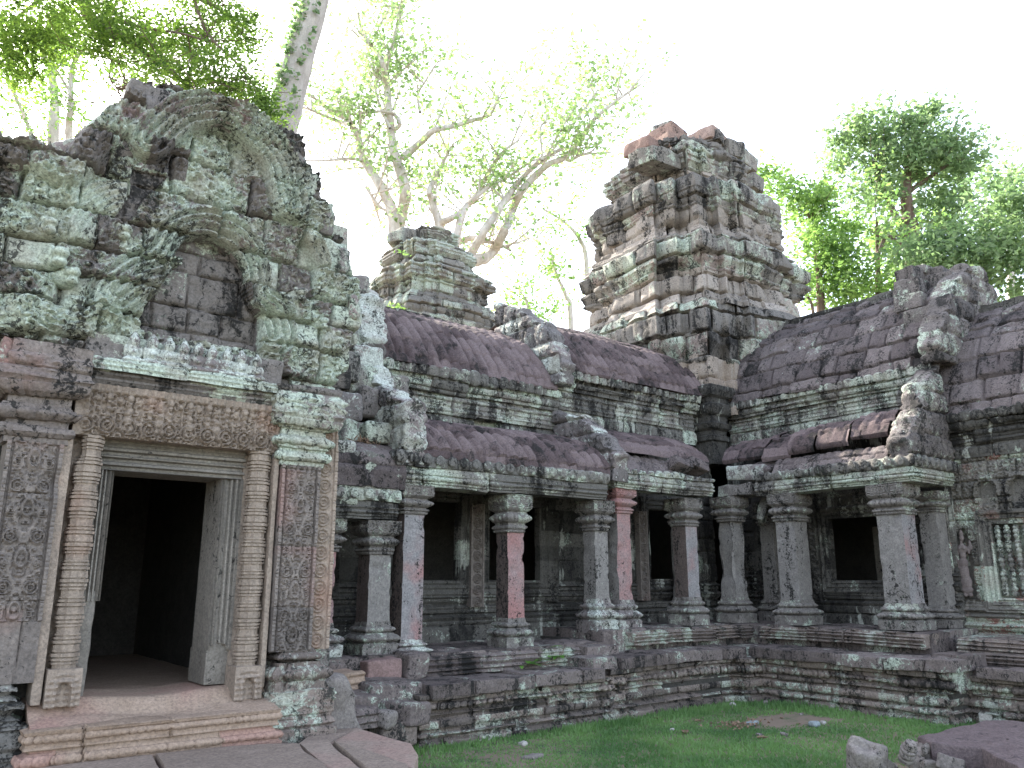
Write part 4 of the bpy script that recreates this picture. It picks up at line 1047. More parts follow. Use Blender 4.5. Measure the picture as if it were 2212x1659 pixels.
# lower half vaults of gallery A
roof(galA, [(3.7, 8.1), (4.72, 8.1)], [(.0, 2.62), (.03, 2.80), (-.05, 2.98), (-.25, 3.12), (-.6, 3.2), (-1.3, 3.26)], 2, M['roofb'], amp=.012, course=.36)
roof(galA, [(4.95, 8.12), (7.97, 8.12)], [(.03, 3.02), (.0, 3.12), (-.10, 3.24), (-.28, 3.39), (-.52, 3.52), (-.85, 3.62), (-1.25, 3.68)], 3)
a = Acc(); sweep(a, [(8.30, 8.14), (9.40, 8.14)], [(-.02, 3.09), (-.06, 3.16), (-.16, 3.29), (-.26, 3.38), (-.30, 3.35)], .022, roof_disp(5, amp=.03, sag=.05)); a.build("roof_slab", M['roofb'], galA)
a = Acc(); sweep(a, [(8.25, 8.14), (10.35, 8.14)], [(-.16, 3.42), (-.20, 3.52), (-.40, 3.68), (-.75, 3.84), (-1.25, 3.95)], .022, roof_disp(6, amp=.025, sag=.08)); a.build("roof", M['roof'], galA)
for k, (u, v, s, rot) in enumerate([(1462, 1012, (.42, .42, .15), (-30, 8, 6)), (1500, 1010, (.38, .40, .16), (-16, 16, -10))]):
    x, z = PY(u, v, 8.25); V, F = rbox((x, 8.30, z), s, rot, .03, .03, 5, .04, k + 40, chip=.1); mk("roof_slab", V, F, M['roofb'], galA, .5)
# corner blocks over the broken pillar
y0, z0 = PX(1588, 1060, 10.95); V, F = rbox((11.12, y0, z0), (.42, .66, .20), (0, 3, 0), .02, .03, 5, .03, 51, chip=.08); mk("capital_block", V, F, M['pcap'], galB, .6)
y0, z0 = PX(1600, 1020, 10.95); V, F = rbox((11.2, y0, z0 + .01), (.50, .60, .23), (3, -5, 6), .03, .035, 4, .03, 52, chip=.12); mk("corner_block", V, F, M['gal2'], galB, .5)
V, F = rbox((11.35, 7.95, 3.35), (.5, .4, .22), (10, -22, 4), .03, .03, 4, .03, 53, chip=.12); mk("corner_block", V, F, M['roofb'], galB, .5)
V, F = rbox((11.35, 8.05, 2.72), (.16, .14, .46), (12, 24, 20), .03, .03, 5, .02, 54, chip=.1); mk("fallen_fragment", V, F, M['gal'], galB, .5)
# lower roof of gallery B: two lifted courses with a black gap
a = Acc(); sweep(a, [(10.98, 7.62), (10.98, 5.78)], [(.0, 3.16), (-.02, 3.2), (-.14, 3.38), (-.24, 3.47), (-.3, 3.42)], .022, roof_disp(8, amp=.02, sag=.05)); a.build("roof_slab", M['roofb'], galB)
for k, (ya, yb, dz, dx) in enumerate([(8.75, 7.95, .02, .0), (7.93, 7.42, -.03, .03), (7.40, 6.95, .03, .05), (6.93, 6.40, .05, .04), (6.38, 5.80, .10, .04)]):
    a = Acc(); sweep(a, [(10.98, ya), (10.98, yb)], [(-.30 + dx, 3.50 + dz), (-.27 + dx, 3.56 + dz), (-.36 + dx, 3.72 + dz), (-.6, 3.90 + dz), (-1.2, 4.05)], .022, roof_disp(9 + k, amp=.03, sag=.08, off=.02)); a.build("roof_slab", M['roof'], galB)
# ---- upper walls, cornices and vaults
def cornice_prof(z0, z1, o=.0):
    H = z1 - z0          # from the lower roof to the eave
    P = lambda d, q: (o + d, z0 + q * H)
    return [P(0, 0), P(0, .26), P(.02, .28), P(.02, .32)] + [(o + d, z) for d, z in torus(.02, z0 + .33 * H, z0 + .39 * H, .02)] + [P(.015, .42), P(.03, .44), P(.03, .50)] + [(o + d, z) for d, z in torus(.03, z0 + .51 * H, z0 + .58 * H, .03)] + \
           [P(.04, .60), P(.07, .63), P(.07, .68), P(.10, .70), P(.12, .74), P(.13, .78), P(.10, .80), P(.16, .84), P(.17, .98), P(.12, 1.0)]
def cornice_cv(z0, z1, slit=None):
    H = z1 - z0
    def f(S, D, Z, X, Y, L):
        q = (Z - z0) / H
        h = np.where((q > .83) & (q < .99), beads(S, .17, .045) - .02, 0) + np.where((q > .69) & (q < .79), beads(S, .045, .012), 0) + np.where((q > .51) & (q < .58), beads(S, .06, .01), 0) + np.where((q > .02) & (q < .24), .02 * (np.abs(((S / .13) % 1) - .5) < .36) * smooth(.02, .1, q), 0)
        if slit: h = h - .16 * ((X > slit[0]) & (X < slit[1]) & (Z > slit[2]) & (Z < slit[3]))
        return h
    return f
def cornice(par, path, z0, z1, seed, mat=None, slit=None):
    a = Acc(); sweep(a, path, cornice_prof(z0, z1), .02, block_disp(seed, .85, [z0 - .1, z0 + .27 * (z1 - z0), z0 + .60 * (z1 - z0), z0 + .82 * (z1 - z0), z1 + .1], .008, .03, .02, .03, .018, 6, cornice_cv(z0, z1, slit), .05, 1.1), vres=.012)
    a.build("cornice", mat or M['corn'], par)
cornice(galA, [(4.5, 9.38), (8.10, 9.38)], 3.60, 4.45, 3, slit=(6.60, 7.05, 3.72, 3.86))
cornice(galA, [(8.05, 9.38), (11.35, 9.38)], 3.93, 4.80, 4)
cornice(galB, [(12.18, 9.25), (12.18, 5.45)], 4.0, 4.72, 5)
cornice(galC, [(12.22, 5.70), (12.22, 2.2)], 3.30, 3.92, 6, M['wall'])
def vault(z, top, o=.14, dep=1.5):
    H = top - z
    f = [(o, z), (o - .10, z + .16 * H), (o - .30, z + .38 * H), (o - .62 * dep * .75, z + .66 * H), (-.66 * dep, z + .84 * H), (-.90 * dep, z + .97 * H)]
    return f
def ridge(par, path, z, dep, seed, mat=None):
    a = Acc(); sweep(a, path, [(-dep + .24, z - .06), (-dep + .2, z - .02), (-dep + .2, z + .05), (-dep + .15, z + .06), (-dep + .15, z + .12), (-dep, z + .13), (-dep - .16, z + .12), (-dep - .2, z - .05)], .03, block_disp(seed, .7, None, .01, .03, .02, .02, .02, 5, None, .03, 1)); a.build("ridge", mat or M['wall'], par)
def backroof(par, path, z, top, dep, seed):
    a = Acc(); sweep(a, path, [(-dep, top), (-dep - .6, top - .25 * (top - z)), (-dep - 1.2, top - .65 * (top - z)), (-dep - 1.6, z), (-dep - 1.6, z - 1.2)], .06, roof_disp(seed)); a.build("rear_roof", M['roof'], par)
roof(galA, [(4.80, 9.36), (7.98, 9.36)], vault(4.45, 5.66, .16, 1.35), 11, course=.30)
roof(galA, [(8.08, 9.36), (12.1, 9.36)], vault(4.80, 6.02, .16, 1.35), 12, course=.30)
ridge(galA, [(4.7, 9.36), (8.0, 9.36)], 5.56, 1.35, 2); ridge(galA, [(8.1, 9.36), (11.7, 9.36)], 5.92, 1.35, 3)
backroof(galA, [(4.7, 9.36), (8.0, 9.36)], 4.5, 5.58, 1.35, 3); backroof(galA, [(8.0, 9.36), (12, 9.36)], 4.8, 5.94, 1.35, 4)
roof(galB, [(12.16, 9.8), (12.16, 5.50)], vault(4.72, 6.44, .16, 1.35), 13, M['roofb'], amp=.02, course=.36, off=.03, rib=.30, jd=.05)
roof(galC, [(12.2, 5.52), (12.2, 2.2)], vault(3.92, 5.78, .16, 1.35), 14, M['roofb'], amp=.018, course=.36, off=.03, rib=.30, jd=.05)
ridge(galB, [(12.16, 9.5), (12.16, 5.3)], 6.36, 1.35, 4); ridge(galC, [(12.2, 5.3), (12.2, 2.2)], 5.72, 1.35, 5)
backroof(galB, [(12.16, 9.5), (12.16, 5.3)], 4.7, 6.38, 1.35, 5); backroof(galC, [(12.2, 5.4), (12.2, 2.2)], 4.0, 5.74, 1.35, 6)
# corner pilaster where the two upper walls meet
V, F = sqshaft((11.72, 9.32, 0), [(.20, 3.6), (.20, 4.0), (.24, 4.02), (.24, 4.1), (.2, 4.12), (.2, 4.2), (.26, 4.24), (.28, 4.32), (.22, 4.36), (.22, 4.46), (.27, 4.50), (.3, 4.6), (.3, 4.66), (.24, 4.7), (.24, 4.78), (.30, 4.82), (.34, 4.92), (.33, 5.0), (.2, 5.05)], .03, 7, lambda S, D, Z, X, Y, L: .02 * fbm(X, Y, Z, 5, 3, 4), .02)
mk("corner_pilaster", V, F, M['wall'], galA, .4)
# ---- gable ends (carved fins closing each roof)
def fin(par, plane, pts, c0, c1, seed, mat, name="gable_end", vox=.032, rough=.035):
    parts = [prism(pts, plane, c0, c1)]
    # crest lobes along the upper edge
    for i, (a_, z_) in enumerate(pts):
        if i % 2 == 1:
            c = ((c0 + c1) / 2, a_, z_) if plane == 'x' else (a_, (c0 + c1) / 2, z_)
            parts.append(ball(c, ((c1 - c0) * .5, .065, .07) if plane == 'x' else (.065, (c1 - c0) * .5, .07), 6))
    V, F = fuse(parts, vox, rough, 5, seed, 1)
    dd = V[:, 1] if plane == 'x' else V[:, 0]
    h, t, d = courses(dd, V[:, 2], rows_of(V[:, 2].min() - .1, V[:, 2].max() + .1, .3, seed), .5, seed, .014, .04, .0, .0)
    ax = 0 if plane == 'x' else 1; cc = (c0 + c1) / 2
    V = V.copy(); sc_ = scrolls(dd, V[:, 2], .14, .02, seed, 1.8); V[:, ax] += np.sign(V[:, ax] - cc) * (h + sc_ * (np.abs(V[:, ax] - cc) > (c1 - c0) * .3))
    mk(name, V, F, mat, par, t)
fin(galA, 'x', [(8.06, 2.90), (8.06, 3.2), (8.03, 3.42), (8.10, 3.62), (8.3, 3.70), (8.5, 3.78), (8.75, 3.95), (9.0, 4.2), (9.3, 4.36), (9.4, 3.0)], 4.68, 4.98, 3, M['gal2'])
fin(galA, 'x', [(9.10, 4.36), (9.05, 4.6), (9.08, 4.9), (9.16, 5.18), (9.35, 5.36), (9.6, 5.5), (9.9, 5.72), (10.3, 5.92), (10.7, 6.0), (10.7, 4.4)], 4.60, 4.95, 5, M['gal2'])
fin(galA, 'x', [(8.06, 2.94), (8.02, 3.3), (8.12, 3.42), (8.22, 3.44), (8.25, 3.58), (8.4, 3.64), (8.5, 3.78), (8.72, 3.92), (9.0, 4.02), (9.35, 4.1), (9.4, 3.0)], 8.0, 8.28, 7, M['gal2'])
fin(galA, 'x', [(9.06, 4.50), (9.02, 4.8), (9.10, 5.02), (9.22, 5.12), (9.3, 5.35), (9.5, 5.55), (9.8, 5.75), (10.1, 5.95), (10.5, 6.15), (10.75, 6.2), (10.75, 4.6)], 7.92, 8.22, 9, M['gal2'])
fin(galB, 'y', [(10.92, 3.12), (10.9, 3.45), (11.0, 3.6), (11.15, 3.75), (11.3, 3.9), (11.5, 4.3), (11.75, 4.5), (12.1, 4.7), (12.2, 3.1)], 5.36, 5.68, 11, M['fin'])
fin(galB, 'y', [(11.95, 4.72), (11.9, 4.95), (11.98, 5.2), (12.2, 5.45), (12.45, 5.8), (12.7, 6.1), (13.0, 6.3), (13.3, 6.5), (13.8, 6.6), (14.2, 6.2), (14.2, 4.7)], 5.24, 5.58, 13, M['fin'])
ac = Acc()
for k, (u, v, x, s) in enumerate([(1968, 598, 13.1, (.44, .34, .26)), (1975, 628, 13.0, (.6, .42, .28)), (1985, 662, 12.9, (.7, .46, .28)), (2005, 690, 12.7, (.7, .5, .28)), (2040, 622, 13.4, (.5, .44, .40)), (2052, 655, 13.4, (.5, .46, .36)), (2020, 600, 13.4, (.4, .4, .26)), (2045, 690, 13.2, (.6, .4, .36)), (1990, 588, 13.3, (.3, .3, .16))]):
    y, z = PX(u, v, x)
    V, F = rbox((x, y, z), s, (k * 5 % 7 - 3, k * 3 % 9 - 4, k * 7 % 11 - 5), .03, .03, 5, .04, k + 70, chip=.08); mk("crest_stone", V, F, M['fin'], galB, .4 + .1 * (k % 3))
# small wall pier and stones between pavilion and gallery
for k, (u, v, y, s) in enumerate([(762, 880, 8.6, (.30, .5, .34)), (770, 930, 8.5, (.34, .5, .3)), (790, 820, 8.9, (.42, .5, .42)), (800, 770, 9.0, (.44, .5, .3)), (825, 870, 8.7, (.5, .6, .36)), (752, 790, 8.8, (.34, .5, .4)), (745, 1000, 8.15, (.26, .3, .5)), (752, 1065, 8.12, (.24, .3, .26)),
                                  (805, 1000, 8.12, (.66, .35, .28)), (812, 1050, 8.13, (.66, .3, .24)), (830, 935, 8.4, (.5, .5, .26)), (775, 735, 9.1, (.4, .4, .3)), (770, 680, 9.2, (.34, .4, .36)), (778, 612, 9.25, (.3, .36, .26)), (730, 700, 8.8, (.3, .4, .4)), (712, 820, 8.8, (.5, .5, .5)), (850, 830, 9.0, (.5, .4, .3))]):
    x, z = PY(u, v, y); V, F = rbox((x, y + s[1] / 2, z), s, (k * 3 % 5 - 2, k * 5 % 7 - 3, k * 7 % 9 - 4), .05, .045, 5, .03, k + 90, chip=.1); mk("wall_stone", V, F, (M['gal2'], M['ped'], M['gal'])[k % 3], galA, .3 + .13 * (k % 4))

# ---- wall of the closed gallery at the right
def cwall(p, q):
    Yw = 5.75 - p; Z = q + .5; O = 0 * p
    h, t, d = courses(Yw, Z, rows_of(.4, 3.5, .27, 4), .55, 5, .009, .03, .012, .01)
    z = Z - .5
    h = h + .16 * smooth(.42, .38, z) + .10 * np.exp(-((z - .50) / .04) ** 2) + .08 * np.exp(-((z - .62) / .03) ** 2) + .06 * np.exp(-((z - .72) / .03) ** 2) + .02 * np.sin(z * 100) * (z > .4) * (z < .8)
    win = (4.05, 5.02, 1.38, 2.36)
    dd = rect_d(Yw, Z, win)
    fr_ = (dd < .20) & (dd >= 0)
    h = np.where(fr_, .07 - .3 * (.20 - dd) * 1.0 + .014 * np.sign(np.sin(dd * 95)), h)
    h = np.where(dd < 0, -.13, h)
    # niche with the standing figure
    nx = (Yw - 5.43) / .105; nz = (Z - 1.86) / .46
    ni = (np.abs(nx) ** 2.2 + np.clip(nz, 0, 9) ** 2.2 < 1) & (Z > 1.36)
    h = np.where(ni, -.12, h)
    # side pilaster strip with scrolls and beads
    sp_ = (Yw > 5.575) & (Yw < 5.70) & (Z > 1.3) & (Z < 2.75)
    h = np.where(sp_, .05 + scrolls(Yw, Z, .075, .018, 4, 1.7), h)
    fl = (Z > 1.3) & (dd > .2) & ~ni & ~sp_ & (Z < 3.3)
    h = h + np.where(fl, scrolls(Yw, Z, .085, .022, 9, 1.5), 0)
    for cy in (5.02, 4.60, 4.18):                                  # blind trefoil arches above the window
        r = np.hypot((Yw - cy) / .8, np.maximum(Z - 2.80, (2.62 - Z) * 0)); ins = (np.abs(Yw - cy) < .115) & (Z > 2.64) & (r < .16)
        h = np.where(ins, -.05, h); h = h + .05 * np.exp(-((r - .20) / .03) ** 2) * (Z > 2.66)
    h = h + .01 * fbm(Yw, Z, O, 9, 3, 4) + .015 * fbm(Yw, Z, O, 1.6, 2, 5)
    return h, t
a = Acc(); relief(a, (12.26, 5.75, .5), (0, -1, 0), (-1, 0, 0), 3.6, 2.85, .0125, cwall, None, .3)
M['cwall'] = stone("red_and_green_wall_stone", (.15, .138, .122), (.24, .222, .195), la=.50, ba=.40, wa=.08, pink=(.24, .115, .095), pa=.36, toneamt=.3, sc=1.4)
a.build("wall", M['cwall'], galC)
for k in range(8):
    y = 4.96 - k * .118; pr = []
    for i in range(5):
        z = 1.40 + i * .19
        pr += [(.028, z), (.034, z + .012), (.044, z + .03), (.044, z + .045), (.03, z + .055), (.034, z + .07), (.046, z + .09), (.046, z + .10), (.034, z + .115), (.03, z + .13), (.04, z + .14), (.04, z + .155), (.026, z + .165), (.024, z + .185)]
    V, F = lathe((12.275, y, 0), pr, 14); mk("window_baluster", V, F, M['corn'], galC, .5)
# standing carved figure in its niche (one fused body)
yf, xf = 5.43, 12.235
B_ = lambda y, z, r, x=0: ball((xf + x, yf + y, z), r, 8)
V, F = fuse([B_(0, 2.19, (.035, .034, .045)), B_(0, 2.25, (.03, .03, .03)), B_(0, 2.28, (.018, .018, .03)), B_(.015, 2.13, (.02, .02, .03)), B_(.01, 2.04, (.04, .068, .07)), B_(.03, 2.05, (.022, .024, .024), -.03), B_(-.025, 2.05, (.022, .024, .024), -.03),
             B_(.01, 1.95, (.034, .046, .06)), B_(.015, 1.85, (.042, .066, .07)), B_(.02, 1.72, (.04, .068, .14)), B_(.01, 1.58, (.038, .080, .12)), B_(.01, 1.48, (.034, .088, .05)), B_(.04, 1.41, (.03, .03, .03)), B_(-.03, 1.41, (.03, .03, .03)),
             B_(.085, 2.0, (.022, .022, .07)), B_(.095, 1.9, (.02, .02, .07)), B_(.08, 1.80, (.02, .02, .06)), B_(-.075, 2.02, (.022, .022, .06)), B_(-.105, 2.06, (.02, .03, .045)), B_(-.10, 2.12, (.018, .018, .04)), B_(.10, 1.64, (.016, .016, .08))], .010, .003, 12, 4, 1)
mk("carved_figure", V, F, M['figure'], galC, .5)

# ================================================================== TERRACE
ter = thing("stone_terrace", (7.5, 7.6, 0), "dark moulded stone terrace carrying the galleries around the corner of the lawn", "terrace")
def plinth_prof(H):
    q = H / .56
    P = [(.0, -.05), (.0, .07), (-.02, .075), (-.02, .10)] + torus(-.03, .105, .16, .035) + [(-.035, .17), (-.06, .185), (-.02, .19), (-.02, .29), (-.05, .30)] + torus(-.07, .31, .36, .03) + [(-.07, .375), (-.05, .385)] + torus(-.06, .39, .455, .05) + [(-.05, .465), (-.04, .48), (.0, .51), (.0, .56), (-.4, .56)]
    return [(d, z * q if z > 0 else z) for d, z in P]
def plinth(path, H, seed, mat=None, name="plinth"):
    q = H / .56
    def cv(S, D, Z, X, Y, L):
        return np.where((Z > .39 * q) & (Z < .455 * q), beads(S, .085, .025), 0) + np.where((Z > .20 * q) & (Z < .28 * q), scrolls(S, Z, .07, .008, seed, 1.5), 0) + np.where((Z > .105 * q) & (Z < .16 * q), beads(S, .07, .008), 0)
    a = Acc(); sweep(a, path, plinth_prof(H), .018, block_disp(seed, .62, [-.1, .10 * q, .185 * q, .30 * q, .38 * q, .47 * q, .7], .009, .035, .014, .015, .016, 5, cv, .025, .9), vres=.011)
    return a.build(name, mat or M['terr'], ter)
plinth([(4.50, 8.0), (4.50, 7.30), (7.22, 7.36)], .50, 3)
plinth([(7.20, 7.40), (9.62, 7.50), (9.62, 7.28), (9.92, 7.28), (9.92, 4.74), (10.38, 4.74)], .57, 4)
plinth([(10.40, 4.9), (10.40, 2.2)], .52, 6)
rgt = random.Random(9)
def stones(path, z0, z1, depth, ln, seed, mat, name, off=.0, jit=.02, prof=False):
    """a row of separate cut stones along a straight line, outer faces flush with it"""
    rr = random.Random(seed); (xa, ya), (xb, yb) = path; L = math.hypot(xb - xa, yb - ya); ux, uy = (xb - xa) / L, (yb - ya) / L; nx, ny = uy, -ux
    s = 0; k = 0
    while s < L - .05:
        l = min(ln * rr.uniform(.65, 1.35), L - s)
        if L - s - l < .2: l = L - s
        o = off + rr.uniform(-jit, jit); dz = rr.uniform(-.012, .012)
        cx = xa + ux * (s + l / 2) + nx * (o - depth / 2); cy = ya + uy * (s + l / 2) + ny * (o - depth / 2)
        rz = math.degrees(math.atan2(uy, ux)) + rr.uniform(-1.5, 1.5)
        V, F = rbox((0, 0, 0), (l - .010, depth, z1 - z0), (0, 0, 0), .012, .024, 6, .018, seed * 10 + k, chip=.015)
        if prof:
            hh = V[:, 2] / (z1 - z0); V[:, 1] -= np.where(V[:, 1] < 0, .02 * np.sign(np.sin(hh * 24)) - .02 * (hh > .25), 0)
        Mx = np.array(Euler((R(rr.uniform(-1.6, 1.6)), R(rr.uniform(-1.2, 1.2)), R(rz))).to_matrix())
        V = V @ Mx.T + np.array([cx, cy, (z0 + z1) / 2 + dz])
        mk(name, V, F, mat, ter, rr.random())
        s += l; k += 1
stones([(4.62, 7.27), (7.05, 7.33)], .47, .60, .62, .66, 3, M['cope'], "coping_stone")
stones([(6.95, 7.38), (9.85, 7.46)], .57, .71, .55, .50, 4, M['cope'], "coping_stone", jit=.05)
stones([(9.86, 7.38), (9.86, 4.66)], .575, .71, .60, .62, 5, M['cope'], "coping_stone", jit=.035)
stones([(10.34, 4.62), (10.34, 2.3)], .50, .62, .6, .8, 6, M['cope'], "coping_stone")
stones([(10.02, 5.1), (10.02, 4.66)], .60, .76, .5, .5, 16, M['cope'], "coping_stone", off=-.25)
stones([(4.92, 7.86), (7.2, 7.88)], .60, .80, .40, .85, 7, M['cope'], "kerb_stone", prof=True)
stones([(7.20, 7.84), (7.75, 7.84)], .62, .80, .42, .5, 17, M['cope'], "kerb_stone", jit=.06)
stones([(8.10, 7.90), (10.72, 7.93)], .78, .955, .40, .75, 8, M['terr'], "kerb_stone", prof=True)
stones([(10.68, 7.80), (10.68, 5.35)], .78, .955, .40, .80, 9, M['terr'], "kerb_stone", prof=True)
stones([(11.2, 5.2), (11.2, 2.3)], .72, .90, .9, .8, 10, M['terr'], "kerb_stone", prof=True)
stones([(10.85, 4.9), (10.85, 2.3)], .60, .74, .5, .8, 12, M['terr'], "kerb_stone", prof=True)
floorslab("deck", ter, 4.7, 7.3, 7.5, 8.3, .575, 5, M['cope'])
floorslab("deck", ter, 7.2, 10.9, 7.6, 8.4, .69, 6, M['cope'])
floorslab("deck", ter, 10.05, 11.2, 4.72, 7.9, .69, 7, M['cope'])
floorslab("deck", ter, 10.5, 12.4, 2.2, 5.3, .60, 8, M['cope'])
V, F = rbox((8.15, 8.3, .84), (.85, .5, .28), (0, 0, 0), .04, .04, 4, .03, 5, chip=.05); mk("foundation_block", V, F, M['cope'], ter, .5)
V, F = rbox((7.45, 8.4, .74), (.9, .5, .2), (0, 0, 0), .04, .04, 4, .03, 6, chip=.05); mk("foundation_block", V, F, M['cope'], ter, .5)
# soil wedge under the gallery floors
a = Acc(); a.add(*box(3.45, 7.7, 8.1, 9.4, -.1, .72)); a.add(*box(7.7, 12.2, 8.2, 9.4, -.1, .85)); a.add(*box(10.9, 12.2, 5.4, 8.3, -.1, .85)); a.add(*box(4.6, 9.6, 7.55, 8.3, -.1, .45)); a.add(*box(10.1, 12.2, 4.8, 8.2, -.1, .5)); a.build("core", M['dark'], ter, False)
# loose stones at the terrace's broken end: front face (u0,u1,v0,v1) on plane y
LOOSE = [((703, 790, 1455, 1497), 7.62, .35, 'sill', "red moulded block lying across the broken terrace end beside the pavilion", (0, -3, 6)),
         ((790, 872, 1424, 1468), 7.84, .45, 'slabp', "pinkish step block below the second gallery pillar", (0, 0, 2)),
         ((882, 928, 1412, 1456), 7.80, .30, 'cope', "small squared kerb block with a rounded top at the gallery edge", (0, 0, 0)),
         ((795, 915, 1476, 1512), 7.42, .60, 'cope', "long flat slab with a worn top next to the dark end of the coping", (0, 2, 3)),
         ((745, 830, 1500, 1545), 7.30, .50, 'cope', "rough grey block filling the gap behind the paving", (4, 3, -8)),
         ((862, 926, 1520, 1556), 7.02, .52, 'cope', "dark squared block jutting out over the lawn at the broken terrace end", (0, 2, 20)),
         ((756, 820, 1532, 1562), 7.05, .35, 'cope', "low carved block lying on the paving edge", (0, 0, 8)),
         ((822, 858, 1536, 1560), 7.02, .22, 'rock', "small round grey stone wedged under the jutting block", (10, 4, 30)),
         ((826, 905, 1560, 1600), 7.05, .40, 'terr', "mossy block under the jutting block at the lawn corner", (0, 0, 0)),
         ((738, 778, 1592, 1614), 6.70, .16, 'rock', "small pale lump of stone on the paving by the black hole", (8, 6, 20)),
         ((700, 752, 1432, 1462), 7.95, .40, 'cope', "dark rounded block behind the red moulded block", (0, 6, 10))]
M['slabp'] = stone("pink_step_stone", (.20, .135, .125), (.28, .19, .175), la=.05, ba=.3, wa=.1, toneamt=.3)
for k, ((u0, u1, v0, v1), y, dp, mt, lb, rot) in enumerate(LOOSE):
    xa, zb = PY(u0, v1, y); xb, zt = PY(u1, v0, y); zc = (PY((u0 + u1) / 2, v1, y)[1] + PY((u0 + u1) / 2, v0, y)[1]) / 2
    hh = abs(PY((u0 + u1) / 2, v0, y)[1] - PY((u0 + u1) / 2, v1, y)[1]); dn = .06
    V, F = rbox(((xa + xb) / 2, y + dp / 2, zc - dn / 2), (xb - xa, dp, hh + dn), rot, .035, .035, 4, .025, k + 20, chip=.06)
    if k in (0, 6): V[:, 1] -= .015 * np.sin(V[:, 2] * 90)
    tag(mk("loose_block", V, F, M[mt], None, .5), lb, "stone block")
# leaning boulder against the pilaster foot
bx_, bz_ = PY(735, 1520, 6.95)
V, F = fuse([prism([(x - .0, z) for x, z in lift([(690, 1470), (740, 1462), (768, 1500), (775, 1560), (800, 1600), (760, 1612), (700, 1606), (672, 1520)], 6.95)], 'y', 6.93, 7.30)], .03, .06, 4, 5, 2)
tag(mk("leaning_boulder", V, F, M['rock'], None, .5), "broken dark boulder leaning against the foot of the right door pilaster", "boulder")
# ================================================================== TOWERS
def redent(cx, cy, w_):
    q = [(1, -.36), (1, .36), (.93, .36), (.93, .60), (.85, .60), (.85, .85), (.60, .85), (.60, .93), (.36, .93)]
    pts = []
    for k in range(4):
        c, s = [(1, 0), (0, 1), (-1, 0), (0, -1)][k]
        for (a, b) in q[1:] + [(.36, 1)]:
            pts.append((cx + w_ * (a * c - b * s), cy + w_ * (a * s + b * c)))
    return pts
def tower(root, cx, cy, tiers, seed, res, warp=None, mats=None, top=None, topkw=None):
    for k, (w_, z0, z1) in enumerate(tiers):
        H = z1 - z0
        wall = [(.04, z0), (.05, z0 + .06 * H), (.0, z0 + .09 * H), (-.02, z0 + .14 * H), (-.05, z0 + .16 * H), (-.06, z0 + .46 * H), (-.03, z0 + .50 * H)]
        corn = [(-.05, z0 + .45 * H)] + torus(-.03, z0 + .46 * H, z0 + .52 * H, .035) + [(-.01, z0 + .54 * H), (.04, z0 + .60 * H), (.07, z0 + .62 * H), (.07, z0 + .70 * H), (.10, z0 + .72 * H), (.11, z0 + .92 * H), (.05, z0 + .97 * H), (.0, z0 + 1.0 * H), (-.12, z0 + 1.02 * H), (-.45, z0 + 1.02 * H)]
        for nm, pr, mt in (("tier_wall", wall, M["towerp"] if (k == 0 and seed == 3) else mats[1]), ("tier_cornice", corn, mats[0])):
            def cv(S, D, Z, X, Y, L, k=k, nm=nm, H=H, z0=z0):
                q = (Z - z0) / H
                if nm == "tier_wall": return .035 * (np.abs((S / .74 + .2) % 1 - .5) < .22) * smooth(.14, .18, q) - .08 * smooth(.25, .6, fbm(X, Y, Z, 1.7, 2, seed + k)) * (q > .15)
                return np.where((q > .75) & (q < .92), beads(S, .24, .025) - .01, 0) - .12 * smooth(.25, .6, fbm(X, Y, Z, 1.5, 2, seed + 7 + k))
            a = Acc(); sweep(a, redent(cx, cy, w_), pr, res, block_disp(seed * 10 + k, .78, rows_of(z0 - .1, z1 + .2, .42 if seed == 3 else .28, seed + k), .012, .065, .045, .06, .035, 4, cv, .12, .8), closed=True, horiz=True)
            V = np.concatenate(a.V); F = np.concatenate(a.F); T = np.concatenate(a.T)
            V[:, 0] += .03 * fbm(V[:, 0], V[:, 1], V[:, 2], 1.1, 3, seed + 30); V[:, 1] += .03 * fbm(V[:, 0], V[:, 1], V[:, 2], 1.1, 3, seed + 31); V[:, 2] += .05 * fbm(V[:, 0], V[:, 1], 0 * V[:, 0], 1.3, 2, seed + 32) * (k > 0)
            if warp: V = warp(V)
            # outward check
            c = V[F[:, 0]]; n = np.cross(V[F[:, 1]] - c, V[F[:, 2]] - c)
            if np.sum(n[:, 0] * (c[:, 0] - cx) + n[:, 1] * (c[:, 1] - cy)) < 0: F = F[:, ::-1]
            mk(nm, V, F, mt, root, T)
tw = thing("temple_tower", (13.2, 10.8, 4.5), "large ruined stone tower rising above the corner where the two galleries meet", "tower")
def warp1(V):
    V = V.copy(); s = smooth(7.8, 10.2, V[:, 2]); dx = V[:, 0] - 13.2; dy = V[:, 1] - 10.8
    V[:, 0] -= np.where(dx > 0, dx * .42 * s, 0); V[:, 1] += np.where(dy < 0, -dy * .10 * s, 0)
    return V
tower(tw, 13.2, 10.8, [(1.93, 4.5, 6.68), (1.90, 6.64, 8.08), (1.80, 8.04, 9.36), (1.36, 9.30, 10.35), (.85, 10.3, 10.85)], 3, .032, warp1, (M['tower'], M['towerl']))
V, F = rbox((13.1, 10.9, 10.2), (1.6, 1.7, .9), (0, 0, 0), .1, .1, 2, .08, 3); mk("tower_core", V, F, M['tower'], tw, .5)
V, F = box(12.2, 14.0, 9.9, 11.9, 4.5, 9.9); mk("tower_core", V, F, M['dark'], tw, .5, False)
M['ttop'] = stone("warm_top_stone", (.24, .155, .13), (.34, .25, .21), la=.1, ba=.35, wa=.1, toneamt=.3)
